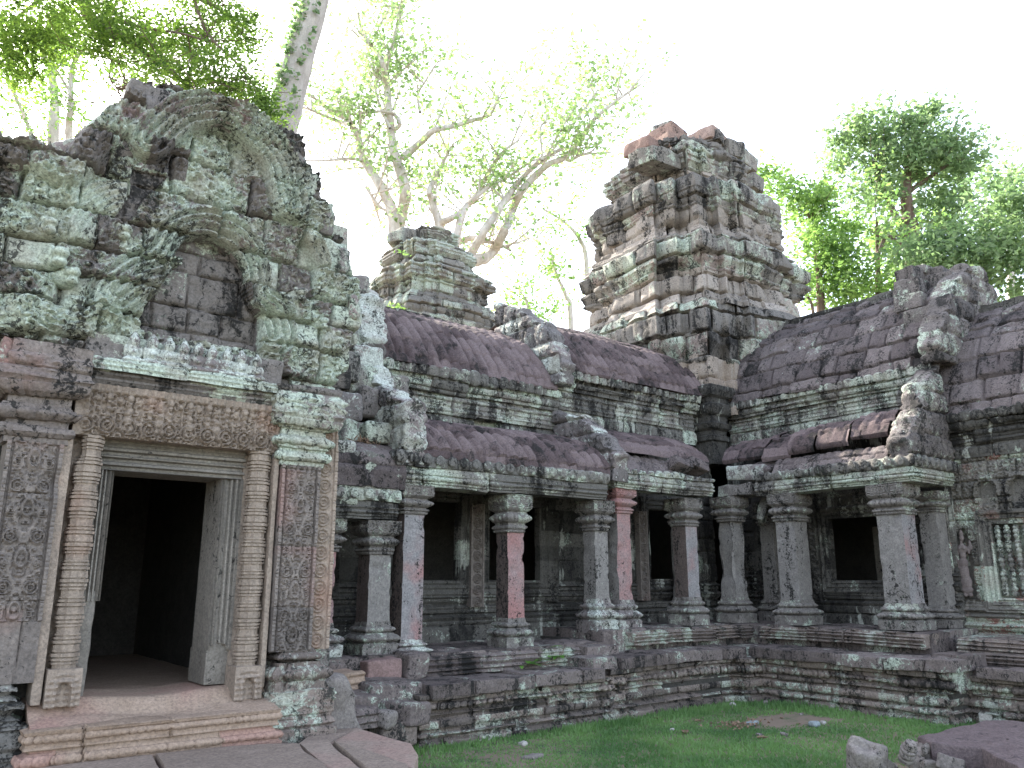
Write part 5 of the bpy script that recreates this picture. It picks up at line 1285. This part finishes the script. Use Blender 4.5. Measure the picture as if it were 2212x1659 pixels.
for k, (u, v, y, s, rot, mt) in enumerate([(1400, 322, 10.9, (.6, .7, .30), (0, 4, 4), 'ttop'), (1450, 300, 10.9, (.62, .7, .42), (0, 4, 6), 'ttop'), (1458, 322, 10.7, (.9, .8, .40), (0, 0, -6), 'ttop'), (1446, 284, 11.0, (.42, .5, .34), (3, 6, 12), 'tower'),
                                           (1535, 305, 10.6, (.62, .7, .36), (0, 14, 4), 'ttop'), (1545, 298, 10.4, (.34, .5, .3), (0, 10, 20), 'tower'), (1570, 332, 10.5, (.6, .8, .4), (0, -8, 0), 'tower'), (1420, 345, 10.2, (.9, .7, .34), (4, -6, 3), 'tower'), (1500, 345, 10.2, (.9, .8, .4), (0, 3, 0), 'tower'),
                                           (1605, 355, 10.4, (.5, .7, .4), (0, 12, 0), 'tower'), (1560, 355, 10.1, (.7, .6, .4), (0, 3, 6), 'tower'), (1625, 400, 10.2, (.4, .6, .4), (0, 10, 0), 'tower')]):
    x, z = PY(u, v, y); V, F = rbox((x, y + .1, z), s, rot, .03, .04, 4, .05, k + 5, chip=.05); mk("loose_top_stone", V, F, M[mt], tw, .3 + .1 * (k % 5))
# pale bracket figures and hanging mouldings at the near corner
for k, (u, v, s) in enumerate([(1516, 715, (.40, .4, .22)), (1516, 742, (.32, .32, .20)), (1518, 800, (.22, .22, .70))]):
    x, z = PY(u, v, 9.35); V, F = rbox((x, 9.5, z), s, (0, 0, 6), .03, .04, 4, .03, k + 60, chip=.05); mk("corner_bracket", V, F, M['tower'] if k != 2 else M['towerp'], tw, .4)
tr_ = thing("temple_tower", (11.0, 18.0, 4), "smaller ruined tower with a flat broken top behind the left gallery roof", "tower")
def warp2(V):
    V = V.copy(); s = smooth(8.6, 11, V[:, 2]); dx = V[:, 0] - 11.0; k = 1 - .30 * smooth(8.9, 10.9, V[:, 2]); V[:, 0] = 11.0 + dx * k - np.where(dx > 0, dx * .08 * s, 0); V[:, 1] = 18.0 + (V[:, 1] - 18.0) * k; return V
tower(tr_, 11.0, 18.0, [(1.54, 6.2, 8.5), (1.46, 8.46, 9.45), (1.30, 9.42, 10.25), (1.0, 10.2, 10.8)], 5, .04, warp2, (M['towerr'], M['towerr']))
V, F = box(10.4, 11.5, 17.5, 18.5, 3, 10.75); mk("tower_core", V, F, M['dark'], tr_, .5, False)
for k, (u, v, s) in enumerate([(880, 502, (.6, .5, .30)), (915, 510, (.5, .5, .26)), (900, 515, (.9, .6, .3)), (862, 512, (.5, .5, .3))]):
    x, z = PY(u, v, 18); V, F = rbox((x, 18, z - .1), s, (0, k * 4 - 6, k * 9), .04, .05, 3, .05, k + 80, chip=.05); mk("loose_top_stone", V, F, M['towerr'], tr_, .5)
V, F = box(3.5, 13, 12.2, 12.6, 0, 4.2)

# ================================================================== TREES
def PF(u, v, f):
    d = ray(u, v); k = f / (d[0] * fx + d[1] * fy); return np.array([d[0] * k, d[1] * k, EYE + d[2] * k])
def c8(x, y): return ((1100 + x / 1.276) / 1.808, y / 1.276 / 1.808)
def c2(x, y): return ((2900 + x / 1.659) / 1.808, (300 + y / 1.659) / 1.808)
def leaves(C, size, rng, tone=None, flat=.5, asp=.45):
    n = len(C); a = rng.normal(size=(n, 3)); a[:, 2] *= .6; a /= np.linalg.norm(a, axis=1, keepdims=True)
    b = rng.normal(size=(n, 3)); b -= a * np.sum(a * b, 1, keepdims=True); b /= np.linalg.norm(b, axis=1, keepdims=True)
    s = size * (.6 + .8 * rng.random(n))[:, None]
    c = np.cross(a, b)
    V = np.stack([C - a * s * .5, C + b * s * asp * .5 + c * s * .06, C + a * s * .5, C - b * s * asp * .5 + c * s * .06], 1).reshape(-1, 3)
    F = np.arange(4 * n).reshape(n, 4)
    if tone is None: tone = rng.random(n)
    return V, F, np.repeat(tone, 4)
def clumps(blobs, f, rng, nsub, nleaf, sub=.35, depth=1.0):
    """blobs: (u, v, ru, rv) in the survey picture at distance f"""
    out = []; tn = []
    for (u, v, ru, rv) in blobs:
        c = PF(u, v, f + rng.normal() * .4); k = f / FPX * 1.02; rx, rz = ru * k, rv * k; ry = rx * depth
        right = np.array([fy, -fx, 0]); fwd = np.array([fx, fy, 0]); up = np.array([0, 0, 1.])
        m = max(3, int(nsub * (ru * rv) / 10000))
        for _ in range(m):
            d = rng.normal(size=3); d /= np.linalg.norm(d); d *= rng.random() ** .4
            p = c + right * d[0] * rx + fwd * d[1] * ry + up * d[2] * rz
            r = sub * (.5 + rng.random()); q = rng.normal(size=(max(3, int(nleaf * (.4 + 1.2 * rng.random()))), 3)) * np.array([r, r, r * .68])
            out.append(p + q); tn.append(np.clip(rng.random() * .7 + .3 * rng.random(len(q)), 0, 1))
    return np.concatenate(out), np.concatenate(tn)
def limb(acc, uvs, f, r0, r1, rng, dj=.5, tone=.5, n=10):
    P = [np.array([u, v, f + rng.normal() * dj * .4]) for u, v in uvs]
    P = curve([tuple(p) for p in P], 4); W = [PF(*p) for p in P]
    tube(acc, W, np.linspace(r0, r1, len(W)), n, tone, .25, 3)
    return W
def twigs(acc, W, r, rng, n, ln, ends, depth=1):
    for _ in range(n):
        i = rng.integers(len(W) // 4, len(W)); p = W[i]; d = rng.normal(size=3); d[2] = abs(d[2]) * .6 + .1; t = W[min(i + 1, len(W) - 1)] - W[i - 1]; d = d / np.linalg.norm(d) + .7 * t / (np.linalg.norm(t) + 1e-6); d /= np.linalg.norm(d)
        l = ln * (.5 + rng.random()); k = rng.normal(size=3) * .25 * l
        Q = [p, p + d * l * .5 + k * .4, p + d * l + k]; Q = [np.array(q) for q in curve([tuple(q) for q in Q], 3)]
        tube(acc, Q, np.linspace(r, r * .3, len(Q)), 5)
        ends.append(Q[-1]); ends.append(Q[len(Q) // 2 + 1])
        if depth > 0: twigs(acc, Q, r * .5, rng, 2, ln * .6, ends, depth - 1)
M['bark_pale'] = barkmat("pale_bark", (.42, .36, .32), (.66, .60, .56))
M['bark_trunk'] = barkmat("mottled_grey_bark", (.33, .29, .26), (.52, .47, .43), 5)
M['bark_dark'] = barkmat("brown_bark", (.11, .075, .06), (.22, .16, .13))
M['leaf_pale'] = leafmat("pale_leaves", (.20, .27, .13), (.34, .42, .24), .6)
M['leaf_near'] = leafmat("fresh_green_leaves", (.07, .12, .03), (.24, .33, .07), .62)
M['leaf_yel'] = leafmat("yellow_green_leaves", (.12, .20, .07), (.27, .37, .13), .6)  # yellow-green leaf colour shared by several trees and the fern tufts
M['leaf_dark'] = leafmat("mid_green_leaves", (.12, .18, .10), (.26, .33, .19), .6)
def tree(loc, label, mat_b, mat_l, build, grp=None, cat="tree", name="tree"):
    r = thing(name, loc, label, cat, grp); tb = Acc(); C, tn, size, asp = build(tb)
    tb.build("trunk", mat_b, r)
    V, F, T = leaves(C, size, np.random.default_rng(3), tn, asp=asp); mk("crown", V, F, mat_l, r, T, False)
    return r
def ground_of(u, f): p = PF(u, 1255, f); return (p[0], p[1], 0)
# --- tree with white spreading limbs behind the small tower
def b_white(tb):
    rng = np.random.default_rng(11); f = 27; ends = []
    L = [([(575, 1300), (578, 1140), (600, 1050), (615, 960), (590, 850), (560, 760), (545, 650), (535, 560), (525, 450), (505, 320), (480, 270), (440, 220), (400, 150), (380, 60)], .26, .05),
         ([(505, 300), (530, 280), (560, 200), (590, 90), (600, 0), (590, -80)], .09, .04), ([(575, 1200), (560, 1120), (545, 1040), (500, 940), (440, 850), (400, 780), (380, 680), (330, 600), (260, 560), (150, 480), (100, 460)], .24, .04),
         ([(340, 620), (270, 600), (150, 550), (60, 520)], .08, .03), ([(600, 790), (680, 720), (760, 650), (850, 630), (950, 600), (1040, 570), (1080, 470)], .15, .04), ([(555, 650), (590, 620), (560, 570), (500, 555), (380, 565), (300, 580)], .09, .03),
         ([(800, 1300), (800, 1190), (785, 1120), (750, 1000), (735, 950), (780, 860), (830, 760)], .22, .05), ([(800, 1110), (860, 1080), (900, 1050), (960, 990), (1050, 920), (1130, 880), (1250, 800)], .13, .04),
         ([(865, 1230), (890, 1100), (920, 1030), (980, 960), (1030, 860), (1100, 760), (1180, 700)], .16, .04), ([(935, 1300), (1010, 1290), (1060, 1240), (1110, 1150), (1150, 1050), (1190, 960), (1260, 880), (1330, 820), (1420, 780), (1500, 680), (1560, 590), (1700, 480), (1790, 420)], .22, .04),
         ([(940, 1270), (1010, 1150), (1090, 1030), (1180, 910), (1290, 800), (1400, 740)], .17, .06), ([(870, 1215), (940, 1185), (1010, 1200), (1090, 1220), (1140, 1250)], .13, .04), ([(1410, 785), (1440, 800), (1500, 770), (1640, 760)], .08, .03),
         ([(540, 640), (480, 500), (470, 400), (500, 300)], .06, .03), ([(690, 560), (680, 470), (720, 400), (760, 330)], .06, .03), ([(1300, 800), (1290, 640), (1320, 590), (1300, 460)], .05, .025), ([(420, 930), (480, 1020), (550, 1070)], .06, .05), ([(110, 800), (230, 800), (320, 790), (400, 800)], .03, .06), ([(1560, 590), (1560, 480), (1530, 400)], .04, .02)]
    for uv, r0, r1 in L:
        W = limb(tb, [c8(*p) for p in uv], f, r0, r1, rng, .9); twigs(tb, W, min(r1, .045), rng, 5 + len(uv), 1.6, ends, 1)
    p = PF(*c8(800, 1300), f); tube(tb, [(p[0] - 1, p[1], -.1), (p[0] - .8, p[1], 4), (p[0] - .3, p[1], 8), (p[0], p[1], p[2] + .4)], [.7, .5, .4, .3], 12)
    E_ = np.array(ends); C = (E_[:, None] + rng.normal(size=(len(E_), 9, 3)) * np.array([.40, .40, .22])); tn = np.repeat(rng.random(len(E_)), 9)
    return C.reshape(-1, 3), tn, .19, .6
tree(ground_of(860, 27), "tall airy tree with white spreading limbs and sparse leaves behind the small tower", M['bark_pale'], M['leaf_pale'], b_white)
# --- leaning grey trunk behind the pavilion
r = thing("leaning_tree", ground_of(560, 15.5), "thick pale grey trunk leaning right with climbing vine leaves, behind the pavilion roof", "tree")
tb = Acc(); rng = np.random.default_rng(4)
W = [PF(u, v, 15.5) for u, v in [(500, 1000), (545, 600), (575, 400), (612, 262), (640, 150), (668, 50), (690, -30), (730, -180)]]; W[0][2] = -.1
W = [np.array(p) for p in curve([tuple(p) for p in W], 8)]; tube(tb, W, np.linspace(.42, .235, len(W)), 20, .5, .10, 3)
tb.build("trunk", M['bark_trunk'], r)
C = []
for (du, sc) in ((-34, .09), (-30, .08), (8, .05)):
    for v in np.arange(-20, 320, 9 if du < 0 else 26):
        u = 612 + (262 - v) * .272 + du + rng.normal() * 5
        if du < 0 and rng.random() < .35: continue
        C.append(PF(u, v + rng.normal() * 5, 15.18) + rng.normal(size=(9, 3)) * sc)
C = np.concatenate(C); V, F, T = leaves(C, .11, rng, asp=.7); mk("climbing_vine", V, F, M['leaf_dark'], r, T, False)
# --- overhanging canopy, top left
def b_canopy(tb):
    rng = np.random.default_rng(8); f = 12.5; ends = []
    g = lambda *p: [(x * .3, y * .3) for x, y in p]
    for uv, r0, r1 in [(g((-1600, 2400), (-1500, 600), (-1100, -300), (-300, -700), (300, -400), (590, -40), (620, 90), (720, 170), (800, 240), (930, 290), (1030, 370), (1150, 460), (1290, 560), (1340, 620), (1420, 700)), .15, .02), (g((690, 150), (740, 280), (770, 400), (850, 450), (890, 550), (950, 640)), .035, .018), (g((740, 300), (800, 420), (790, 560), (850, 650), (890, 720)), .02, .008),
                       (g((800, 130), (990, 190), (1120, 215), (1300, 240), (1500, 300)), .03, .015), (g((590, -40), (900, -120), (1300, -60), (1600, 80), (1750, 260)), .06, .02), (g((620, 0), (400, -40), (200, 60), (80, 200)), .05, .02), (g((1400, 0), (1500, 250), (1700, 450), (1850, 640), (1950, 800)), .03, .012)]:
        W = limb(tb, uv, f, r0, r1, rng, .3); twigs(tb, W[len(W) // 3:], .014, rng, 10, .8, ends, 1)
    bl = [(60, 40, 110, 70), (200, 20, 110, 60), (330, 30, 110, 70), (450, 30, 90, 70), (520, 70, 60, 70), (400, 110, 90, 60), (310, 110, 70, 60), (480, 150, 70, 60), (380, 165, 70, 40), (90, 110, 90, 50), (40, 150, 60, 40), (250, 60, 70, 50), (545, 225, 50, 40), (590, 262, 40, 28), (440, 195, 80, 35), (300, 150, 50, 30), (230, 110, 40, 40), (0, 90, 60, 80), (510, 205, 50, 40), (150, 60, 60, 50), (570, 235, 45, 40)]
    C, tn = clumps(bl, f, rng, 84, 44, .15, 1.3)
    return C, tn, .082, .42
tree(ground_of(-480, 12.5), "leafy green tree overhanging the pavilion from the top left corner", M['bark_dark'], M['leaf_near'], b_canopy)
# --- paler trees farther behind at the left
def b_left(seed, trunks, bl, f, size, nl=26, nsub=26, sub=.3):
    def b(tb):
        rng = np.random.default_rng(seed); ends = []
        for uv, r0, r1 in trunks:
            uv = list(uv); W = limb(tb, uv, f, r0, r1, rng, .4); twigs(tb, W, r1 * .5, rng, 8, f * .045, ends, 1)
        C, tn = clumps(bl, f, rng, nsub, nl, sub, 1.1)
        E_ = np.array(ends); C2 = (E_[:, None] + rng.normal(size=(len(E_), 10, 3)) * sub * .6).reshape(-1, 3)
        return np.concatenate([C, C2]), np.concatenate([tn, rng.random(len(C2))]), size, .5
    return b
tree(ground_of(150, 22), "slender pale tree behind the pavilion, its thin trunk left of the pediment", M['bark_pale'], M['leaf_yel'], b_left(21, [([(150, 900), (148, 330), (152, 240), (156, 150), (175, 110), (200, 60)], .12, .04), ([(152, 200), (120, 150), (90, 110)], .05, .03)], [(100, 160, 100, 60), (230, 180, 60, 50), (60, 230, 60, 60), (190, 260, 60, 50), (270, 170, 50, 40), (30, 180, 50, 40), (330, 190, 60, 30)], 22, .17, 20, 17))
tree(ground_of(60, 24), "bright yellow-green tree at the far left edge behind the pavilion", M['bark_pale'], M['leaf_yel'], b_left(22, [([(110, 900), (115, 330), (118, 220), (110, 120), (130, 30)], .22, .06), ([(80, 330), (60, 270), (30, 200)], .10, .05)], [(30, 280, 60, 50), (110, 300, 60, 35), (20, 60, 60, 60), (180, 300, 60, 30), (-60, 240, 80, 100), (120, 90, 80, 50)], 24, .18, 20, 17))
# --- trees on the right and between the towers
e2 = lambda *L: [(c2(x, y) + (rx / 2.45, ry / 2.45)) for x, y, rx, ry in L]
tree(ground_of(1960, 36), "tallest crown right of the large tower, with a forked trunk showing through gaps", M['bark_dark'], M['leaf_dark'],
     b_left(31, [([c2(*p) for p in [(1100, 2400), (1100, 1100), (1080, 950), (1060, 800), (1060, 700), (1080, 560), (1130, 400), (1200, 280)]], .42, .07), ([c2(*p) for p in [(1075, 1100), (1040, 1000), (980, 880), (900, 700), (860, 600), (880, 400)]], .2, .06), ([c2(*p) for p in [(1070, 750), (1200, 660), (1350, 560), (1480, 520)]], .12, .05)],
            e2((720, 400, 140, 110), (830, 300, 130, 80), (1180, 260, 130, 80), (1040, 430, 190, 100), (1000, 600, 200, 110), (1320, 450, 130, 90), (1480, 500, 90, 50), (1380, 650, 140, 110), (820, 760, 150, 110), (1230, 820, 160, 80), (1350, 760, 110, 70), (640, 520, 60, 70), (1200, 540, 150, 90), (1230, 960, 120, 70), (960, 1000, 120, 90), (1050, 1180, 140, 90), (1400, 900, 120, 60)), 36, .27, 60, 60, .50))
tree(ground_of(1760, 30), "bright green bushy tree just right of the large tower", M['bark_dark'], M['leaf_yel'],
     b_left(32, [([c2(*p) for p in [(510, 2400), (505, 1550), (500, 1350), (480, 1150), (460, 1000), (420, 880)]], .2, .05), ([c2(*p) for p in [(880, 2400), (880, 1500), (875, 1150), (870, 940)]], .16, .05), ([c2(*p) for p in [(880, 1150), (940, 1030), (1060, 1110)]], .08, .05), ([c2(*p) for p in [(460, 1560), (440, 1450), (370, 1390)]], .07, .03)],
            e2((430, 900, 130, 130), (180, 650, 100, 80), (250, 730, 90, 60), (480, 1050, 120, 120), (600, 1150, 130, 150), (560, 1350, 140, 150), (700, 1350, 120, 130), (900, 1400, 150, 90), (520, 780, 90, 70), (1000, 1300, 90, 100), (620, 1480, 130, 60), (640, 980, 90, 100), (300, 820, 60, 80)), 30, .22, 52, 60, .42))
tree(ground_of(2140, 27), "dense dark green tree behind the upper gable at the right edge", M['bark_dark'], M['leaf_dark'],
     b_left(33, [([c2(*p) for p in [(1500, 2400), (1500, 1500), (1490, 1300), (1560, 1150), (1700, 1000)]], .22, .06)],
            e2((1180, 1120, 160, 90), (1400, 1180, 200, 110), (1600, 1000, 200, 120), (1720, 880, 130, 80), (1650, 1200, 220, 110), (1500, 1330, 160, 70), (1800, 1300, 160, 90), (1250, 1250, 150, 80), (1470, 1420, 90, 60), (1850, 1000, 160, 160), (1780, 760, 120, 90), (1650, 700, 90, 60), (1330, 1050, 110, 70)), 27, .21, 56, 62, .40))
tree(ground_of(2150, 44), "pale yellow-green tree in the distance at the upper right edge", M['bark_pale'], M['leaf_pale'],
     b_left(34, [([c2(*p) for p in [(1750, 2400), (1740, 900), (1720, 600)]], .3, .08)], e2((1740, 520, 110, 140), (1800, 640, 120, 200), (1600, 740, 150, 90), (1500, 700, 90, 60), (1680, 620, 100, 60)), 44, .26, 26, 22, .5))
e8 = lambda *L: [(c8(x, y) + (rx / 2.31, ry / 2.31)) for x, y, rx, ry in L]
tree(ground_of(1170, 31), "small loose-leaved tree seen between the two towers", M['bark_pale'], M['leaf_yel'],
     b_left(35, [([c8(*p) for p in [(1440, 2400), (1440, 1600), (1420, 1480), (1370, 1370), (1340, 1240)]], .13, .04), ([c8(*p) for p in [(1525, 1500), (1515, 1270), (1470, 1170), (1400, 1100), (1300, 1040)]], .11, .03), ([c8(*p) for p in [(1240, 1900), (1230, 1550), (1180, 1440)]], .07, .03)],
            e8((1300, 1340, 110, 80), (1150, 1470, 110, 90), (1330, 1500, 120, 100), (1240, 1560, 110, 60), (1400, 1300, 70, 60), (1100, 1560, 70, 50), (1420, 1000, 90, 80), (1350, 1130, 60, 60), (1480, 900, 70, 60)), 31, .17, 26, 46, .34))

# ================================================================== SMALL THINGS
def rock(u, v, z, s, rot, seed, mat, label, name="stone", cat="stone", grp=None, chip=.18, r=.06):
    x, y = PZ(u, v, z); V, F = rbox((x, y, z + s[2] / 2 - .01), s, rot, min(s) * .42, min(s) * .16, 1.0 / max(s) * 2.2, max(.006, min(s) / 9), seed, chip=chip)
    o = mk(name, V, F, mat, None, .5); tag(o, label, cat, grp); return o
# carved rubble at the lower right
def fus(name, parts, vox, rough, rsc, seed, mat, label, cat, sm=1):
    V, F = fuse(parts, vox, rough, rsc, seed, sm); return tag(mk(name, V, F, mat, None, .5), label, cat)
x, y = PZ(1880, 1690, 0)
fus("boulder", [rbox((x, y, .15), (.34, .26, .32), (8, 14, 20), .03, .03, 4, .04, 3), rbox((x - .12, y - .03, .14), (.2, .2, .30), (0, -16, 50), .02, .02, 4, .04, 4), rbox((x + .17, y, .10), (.26, .22, .16), (4, 22, -20), .02, .02, 4, .04, 5)], .014, .045, 9, 3, M['rock'], "rough grey boulder at the bottom edge, left of the carved fragments", "boulder", 1)
x, y = PZ(1975, 1680, 0)
fus("carved_fragment", [rbox((x + .14, y - .05, .10), (.50, .28, .20), (6, -8, 30), .02, .02, 5, .03, 3), rbox((x + .26, y - .07, .17), (.26, .18, .12), (12, 10, -20), .02, .02, 5, .03, 6), rbox((x - .04, y - .12, .12), (.22, .16, .16), (5, -14, 60), .02, .02, 5, .03, 7)], .011, .03, 10, 4, M['rock'], "pale carved block lying under the ringed baluster piece", "carved stone", 1)
x, y = PZ(1966, 1660, .12)
V, F = lathe((0, 0, 0), resample([(.001, -.10), (.055, -.10), (.06, -.085), (.06, -.07), (.05, -.06), (.062, -.045), (.066, -.03), (.062, -.015), (.052, -.01), (.062, .0), (.066, .02), (.05, .03), (.056, .045), (.048, .07), (.04, .09), (.001, .09)], .006), 26)
Mx = np.array(Euler((R(28), R(-16), 0)).to_matrix()); V = V @ Mx.T + np.array([x, y, .25]); V += .003 * fbm(V[:, 0], V[:, 1], V[:, 2], 20, 3, 2)[:, None]
tag(mk("baluster_fragment", V, F, M['rock'], None, .5), "short ringed baluster stump lying tilted on the rubble", "carved stone")
x, y = PZ(2000, 1650, .12); ps = [ball((x, y, .19), (.12, .07, .07))]
for k in range(5): ps.append(ball((x - .10 + k * .052, y - .05, .245 + .006 * (k % 2)), (.022, .03, .05), 6))
fus("carved_fragment", ps, .009, .01, 12, 6, M['rock'], "fragment with a row of rounded petals beside the baluster stump", "carved stone")
x, y = PZ(2055, 1665, .1); V, F = rbox((x, y, .14), (.30, .2, .12), (14, 16, 24), .015, .03, 7, .014, 9, chip=.15); tag(mk("carved_fragment", V, F, M['rock'], None, .3), "small pale angular block between the petal fragment and the dark slab", "carved stone")
sa = Acc(); slab(sa, [PZ(u, v, .30) for u, v in [(1982, 1588), (2000, 1580), (2110, 1566), (2175, 1556), (2290, 1575), (2330, 1640), (2200, 1650), (2120, 1612), (2010, 1606)]], -.04, .30, 5, .02, .5, .055)
tag(sa.build("fallen_slab", M['slab']), "large flat purple-brown slab lying on the lawn at the right bottom corner", "stone slab")
rock(2180, 1690, .0, (.42, .35, .30), (5, -8, 30), 14, M['slab'], "dark rubble block in front of the large purple slab", "boulder", "boulder", chip=.1)
V, F = rbox((*PZ(2131, 1564, 0), .055), (.17, .14, .13), (0, 4, 20), .02, .012, 8, .015, 8, chip=.1); tag(mk("cut_stone", V, F, M['pale'], None, .4), "small whitish cut stone on the grass near the right terrace", "stone")
rng = random.Random(12)
st = [(1583, 1528, .10, "pointed grey stone in the grass at the inner corner of the terrace", .07), (1655, 1525, .09, "pale upright pebble in the grass before the right terrace", .08), (1760, 1568, .13, "blue-grey stone on the open lawn with a flat top", .06), (1778, 1563, .07, "tan pebble touching the blue-grey lawn stone", .04), (1625, 1565, .16, "bluish stone beside the heap of dry leaves", .05),
      (1694, 1587, .08, "small flat pebble on the lawn below the blue-grey stone", .03), (1452, 1577, .06, "pebble alone on the left half of the lawn", .03), (1640, 1588, .07, "flat pebble just below the dry leaf heap", .03), (1730, 1545, .06, "pebble on the bare earth near the terrace", .035), (1130, 1610, .10, "grey stone at the foot of the left terrace", .05), (1150, 1640, .20, "flat grey stone cut by the bottom edge on the left of the lawn", .05), (1800, 1545, .05, "tiny pebble in front of the right terrace wall", .03)]
for k, (u, v, s, lb, h) in enumerate(st): rock(u, v, 0, (s, s * .75, h), (rng.uniform(-9, 9), rng.uniform(-9, 9), rng.uniform(0, 90)), k + 3, M['bluer'] if k in (2, 4) else M['rock'] if k % 3 else M['pale'], lb, "pebble", "stone", "loose stones on the lawn")
# dry leaves
md, t, b, P = newmat("dry_leaf"); setin(t, b, "Base Color", tmix(t, tnoise(t, P, 9, 2, .5), (.15, .085, .055), (.34, .25, .18)))
def dry(u, v, z, s, rz, label, y=None, grp="dry leaves on the lawn"):
    p = PZ(u, v, z); g = np.linspace(-1, 1, 9); a, b_ = np.meshgrid(g, g, indexing='ij'); wv = (1 - a ** 2) ** .6
    X = a * s; Y_ = b_ * wv * s * .45; Z_ = .25 * s * (a ** 2) + .5 * s * (b_ * wv * .45) ** 2 * 4 + .004
    c, sn = math.cos(rz), math.sin(rz); V = np.stack([p[0] + X * c - Y_ * sn, p[1] + X * sn + Y_ * c, z + Z_ + ground_z(np.array(p[0]), np.array(p[1])) * (z < .01)], 2).reshape(-1, 3)
    tag(mk("dry_leaf", V, grid_faces(9, 9), md, None, .5), label, "leaf", grp)
for k, (u, v, s, lb) in enumerate([(1508, 1557, .06, "curled orange-brown leaf on the grass below the inner corner"), (1688, 1552, .035, "tan dry leaf in the middle of the lawn right of the leaf heap"), (1647, 1593, .07, "dark red-brown leaf lying below the dry leaf heap"), (1480, 1585, .09, "broad pale brown leaf on the left half of the lawn"), (1725, 1562, .03, "small orange leaf near the blue-grey lawn stone"),
                                   (1395, 1560, .06, "brown leaf beside the foot of the terrace, left of the corner"), (1420, 1553, .08, "pale curled leaf at the foot of the terrace"), (1560, 1600, .03, "small brown leaf near the bottom of the lawn"), (1760, 1590, .03, "small tan leaf below the blue-grey lawn stone")]): dry(u, v, 0, s, k * 1.3, lb)
rngn = np.random.default_rng(2); p = PZ(1600, 1566, .01)
C = np.array([p[0], p[1], .025]) + rngn.normal(size=(150, 3)) * np.array([.20, .09, .008]); V, F, T = leaves(C, .038, rngn, asp=.6); tag(mk("leaf_litter", V, F, md, None, T, False), "heap of dry brown leaf litter on the lawn beside the bluish stone", "leaf litter", kind="stuff")
x, z = PY(788, 955, 8.45); C = np.array([x, 8.45, z]) + rngn.normal(size=(90, 3)) * np.array([.09, .06, .022]); V, F, T = leaves(C, .09, rngn, asp=.2); tag(mk("leaf_litter", V, F, md, None, T, False), "tangle of dry orange-brown leaves on the small roof next to the pavilion", "leaf litter", kind="stuff")
# leafy twig on the terrace
M['leaf_twig'] = leafmat("glossy_twig_leaves", (.05, .14, .02), (.12, .28, .04), .3)
r = thing("leafy_twig", (*PZ(1180, 1440, .62),.62), "fresh green leafy twig lying on the terrace edge below the kerb stones", "twig"); o = np.array(r.location)
tb = Acc(); pts = [o + np.array(q) for q in [(-.36, .02, .03), (-.12, 0, .03), (.12, .03, .06), (.3, .08, .10), (.40, .12, .20)]]; tube(tb, pts, .006, 6); tube(tb, [pts[1], pts[1] + np.array([.1, -.12, .0]), pts[1] + np.array([.2, -.2, .01])], .004, 5); tb.build("stem", M['bark_dark'], r)
rg_ = np.random.default_rng(6); ac = Acc()
for k in range(24):
    q = rg_.random(); base = pts[0] + (pts[3] - pts[0]) * q + np.array([0, -.06 * rg_.random(), .01]); 
    if k == 0: base = pts[4]
    if k in (1, 2): base = pts[0]
    a = rg_.random() * 6.283; d = np.array([math.cos(a), math.sin(a) * .7, .25 * rg_.random() + .05]); d /= np.linalg.norm(d); sd_ = np.cross(d, [0, 0, 1.]); ln = .12 + .07 * rg_.random()
    g = np.linspace(0, 1, 7); ww = np.sin(g * np.pi) ** .8 * ln * .2
    L_ = [base + d * ln * t_ + np.array([0, 0, -.04 * t_ * t_]) for t_ in g]
    V = np.array([p_ + sd_ * w_ * s_ + np.array([0, 0, .15 * abs(s_) * w_]) for p_, w_ in zip(L_, ww) for s_ in (-1, 0, 1)]); ac.add(V, grid_faces(7, 3), rg_.random())
ac.build("leaves", M['leaf_twig'], r)
def tuft(u, v, y, label, n=60, s=.12, x=None):
    if x is None: xx, z = PY(u, v, y); p = (xx, y, z)
    else: yy, z = PX(u, v, x); p = (x, yy, z)
    C = np.array(p) + rngn.normal(size=(n, 3)) * np.array([s, s * .5, s * .35]); V, F, T = leaves(C, s * 1.1, rngn, asp=.35); tag(mk("fern_tuft", V, F, M['leaf_yel'], None, T, False), label, "fern")
tuft(855, 668, 16.7, "green fern tuft on the small tower just above the gallery ridge", 70, .16)
tuft(870, 545, 16.9, "thin green weeds on the face of the small tower below its top", 16, .10)
tuft(1235, 600, 12.3, "small green tuft on the left edge of the large tower", 60, .07)
tuft(1290, 1432, 7.6, "tiny green seedling on the terrace beside the leafy twig", 14, .04)
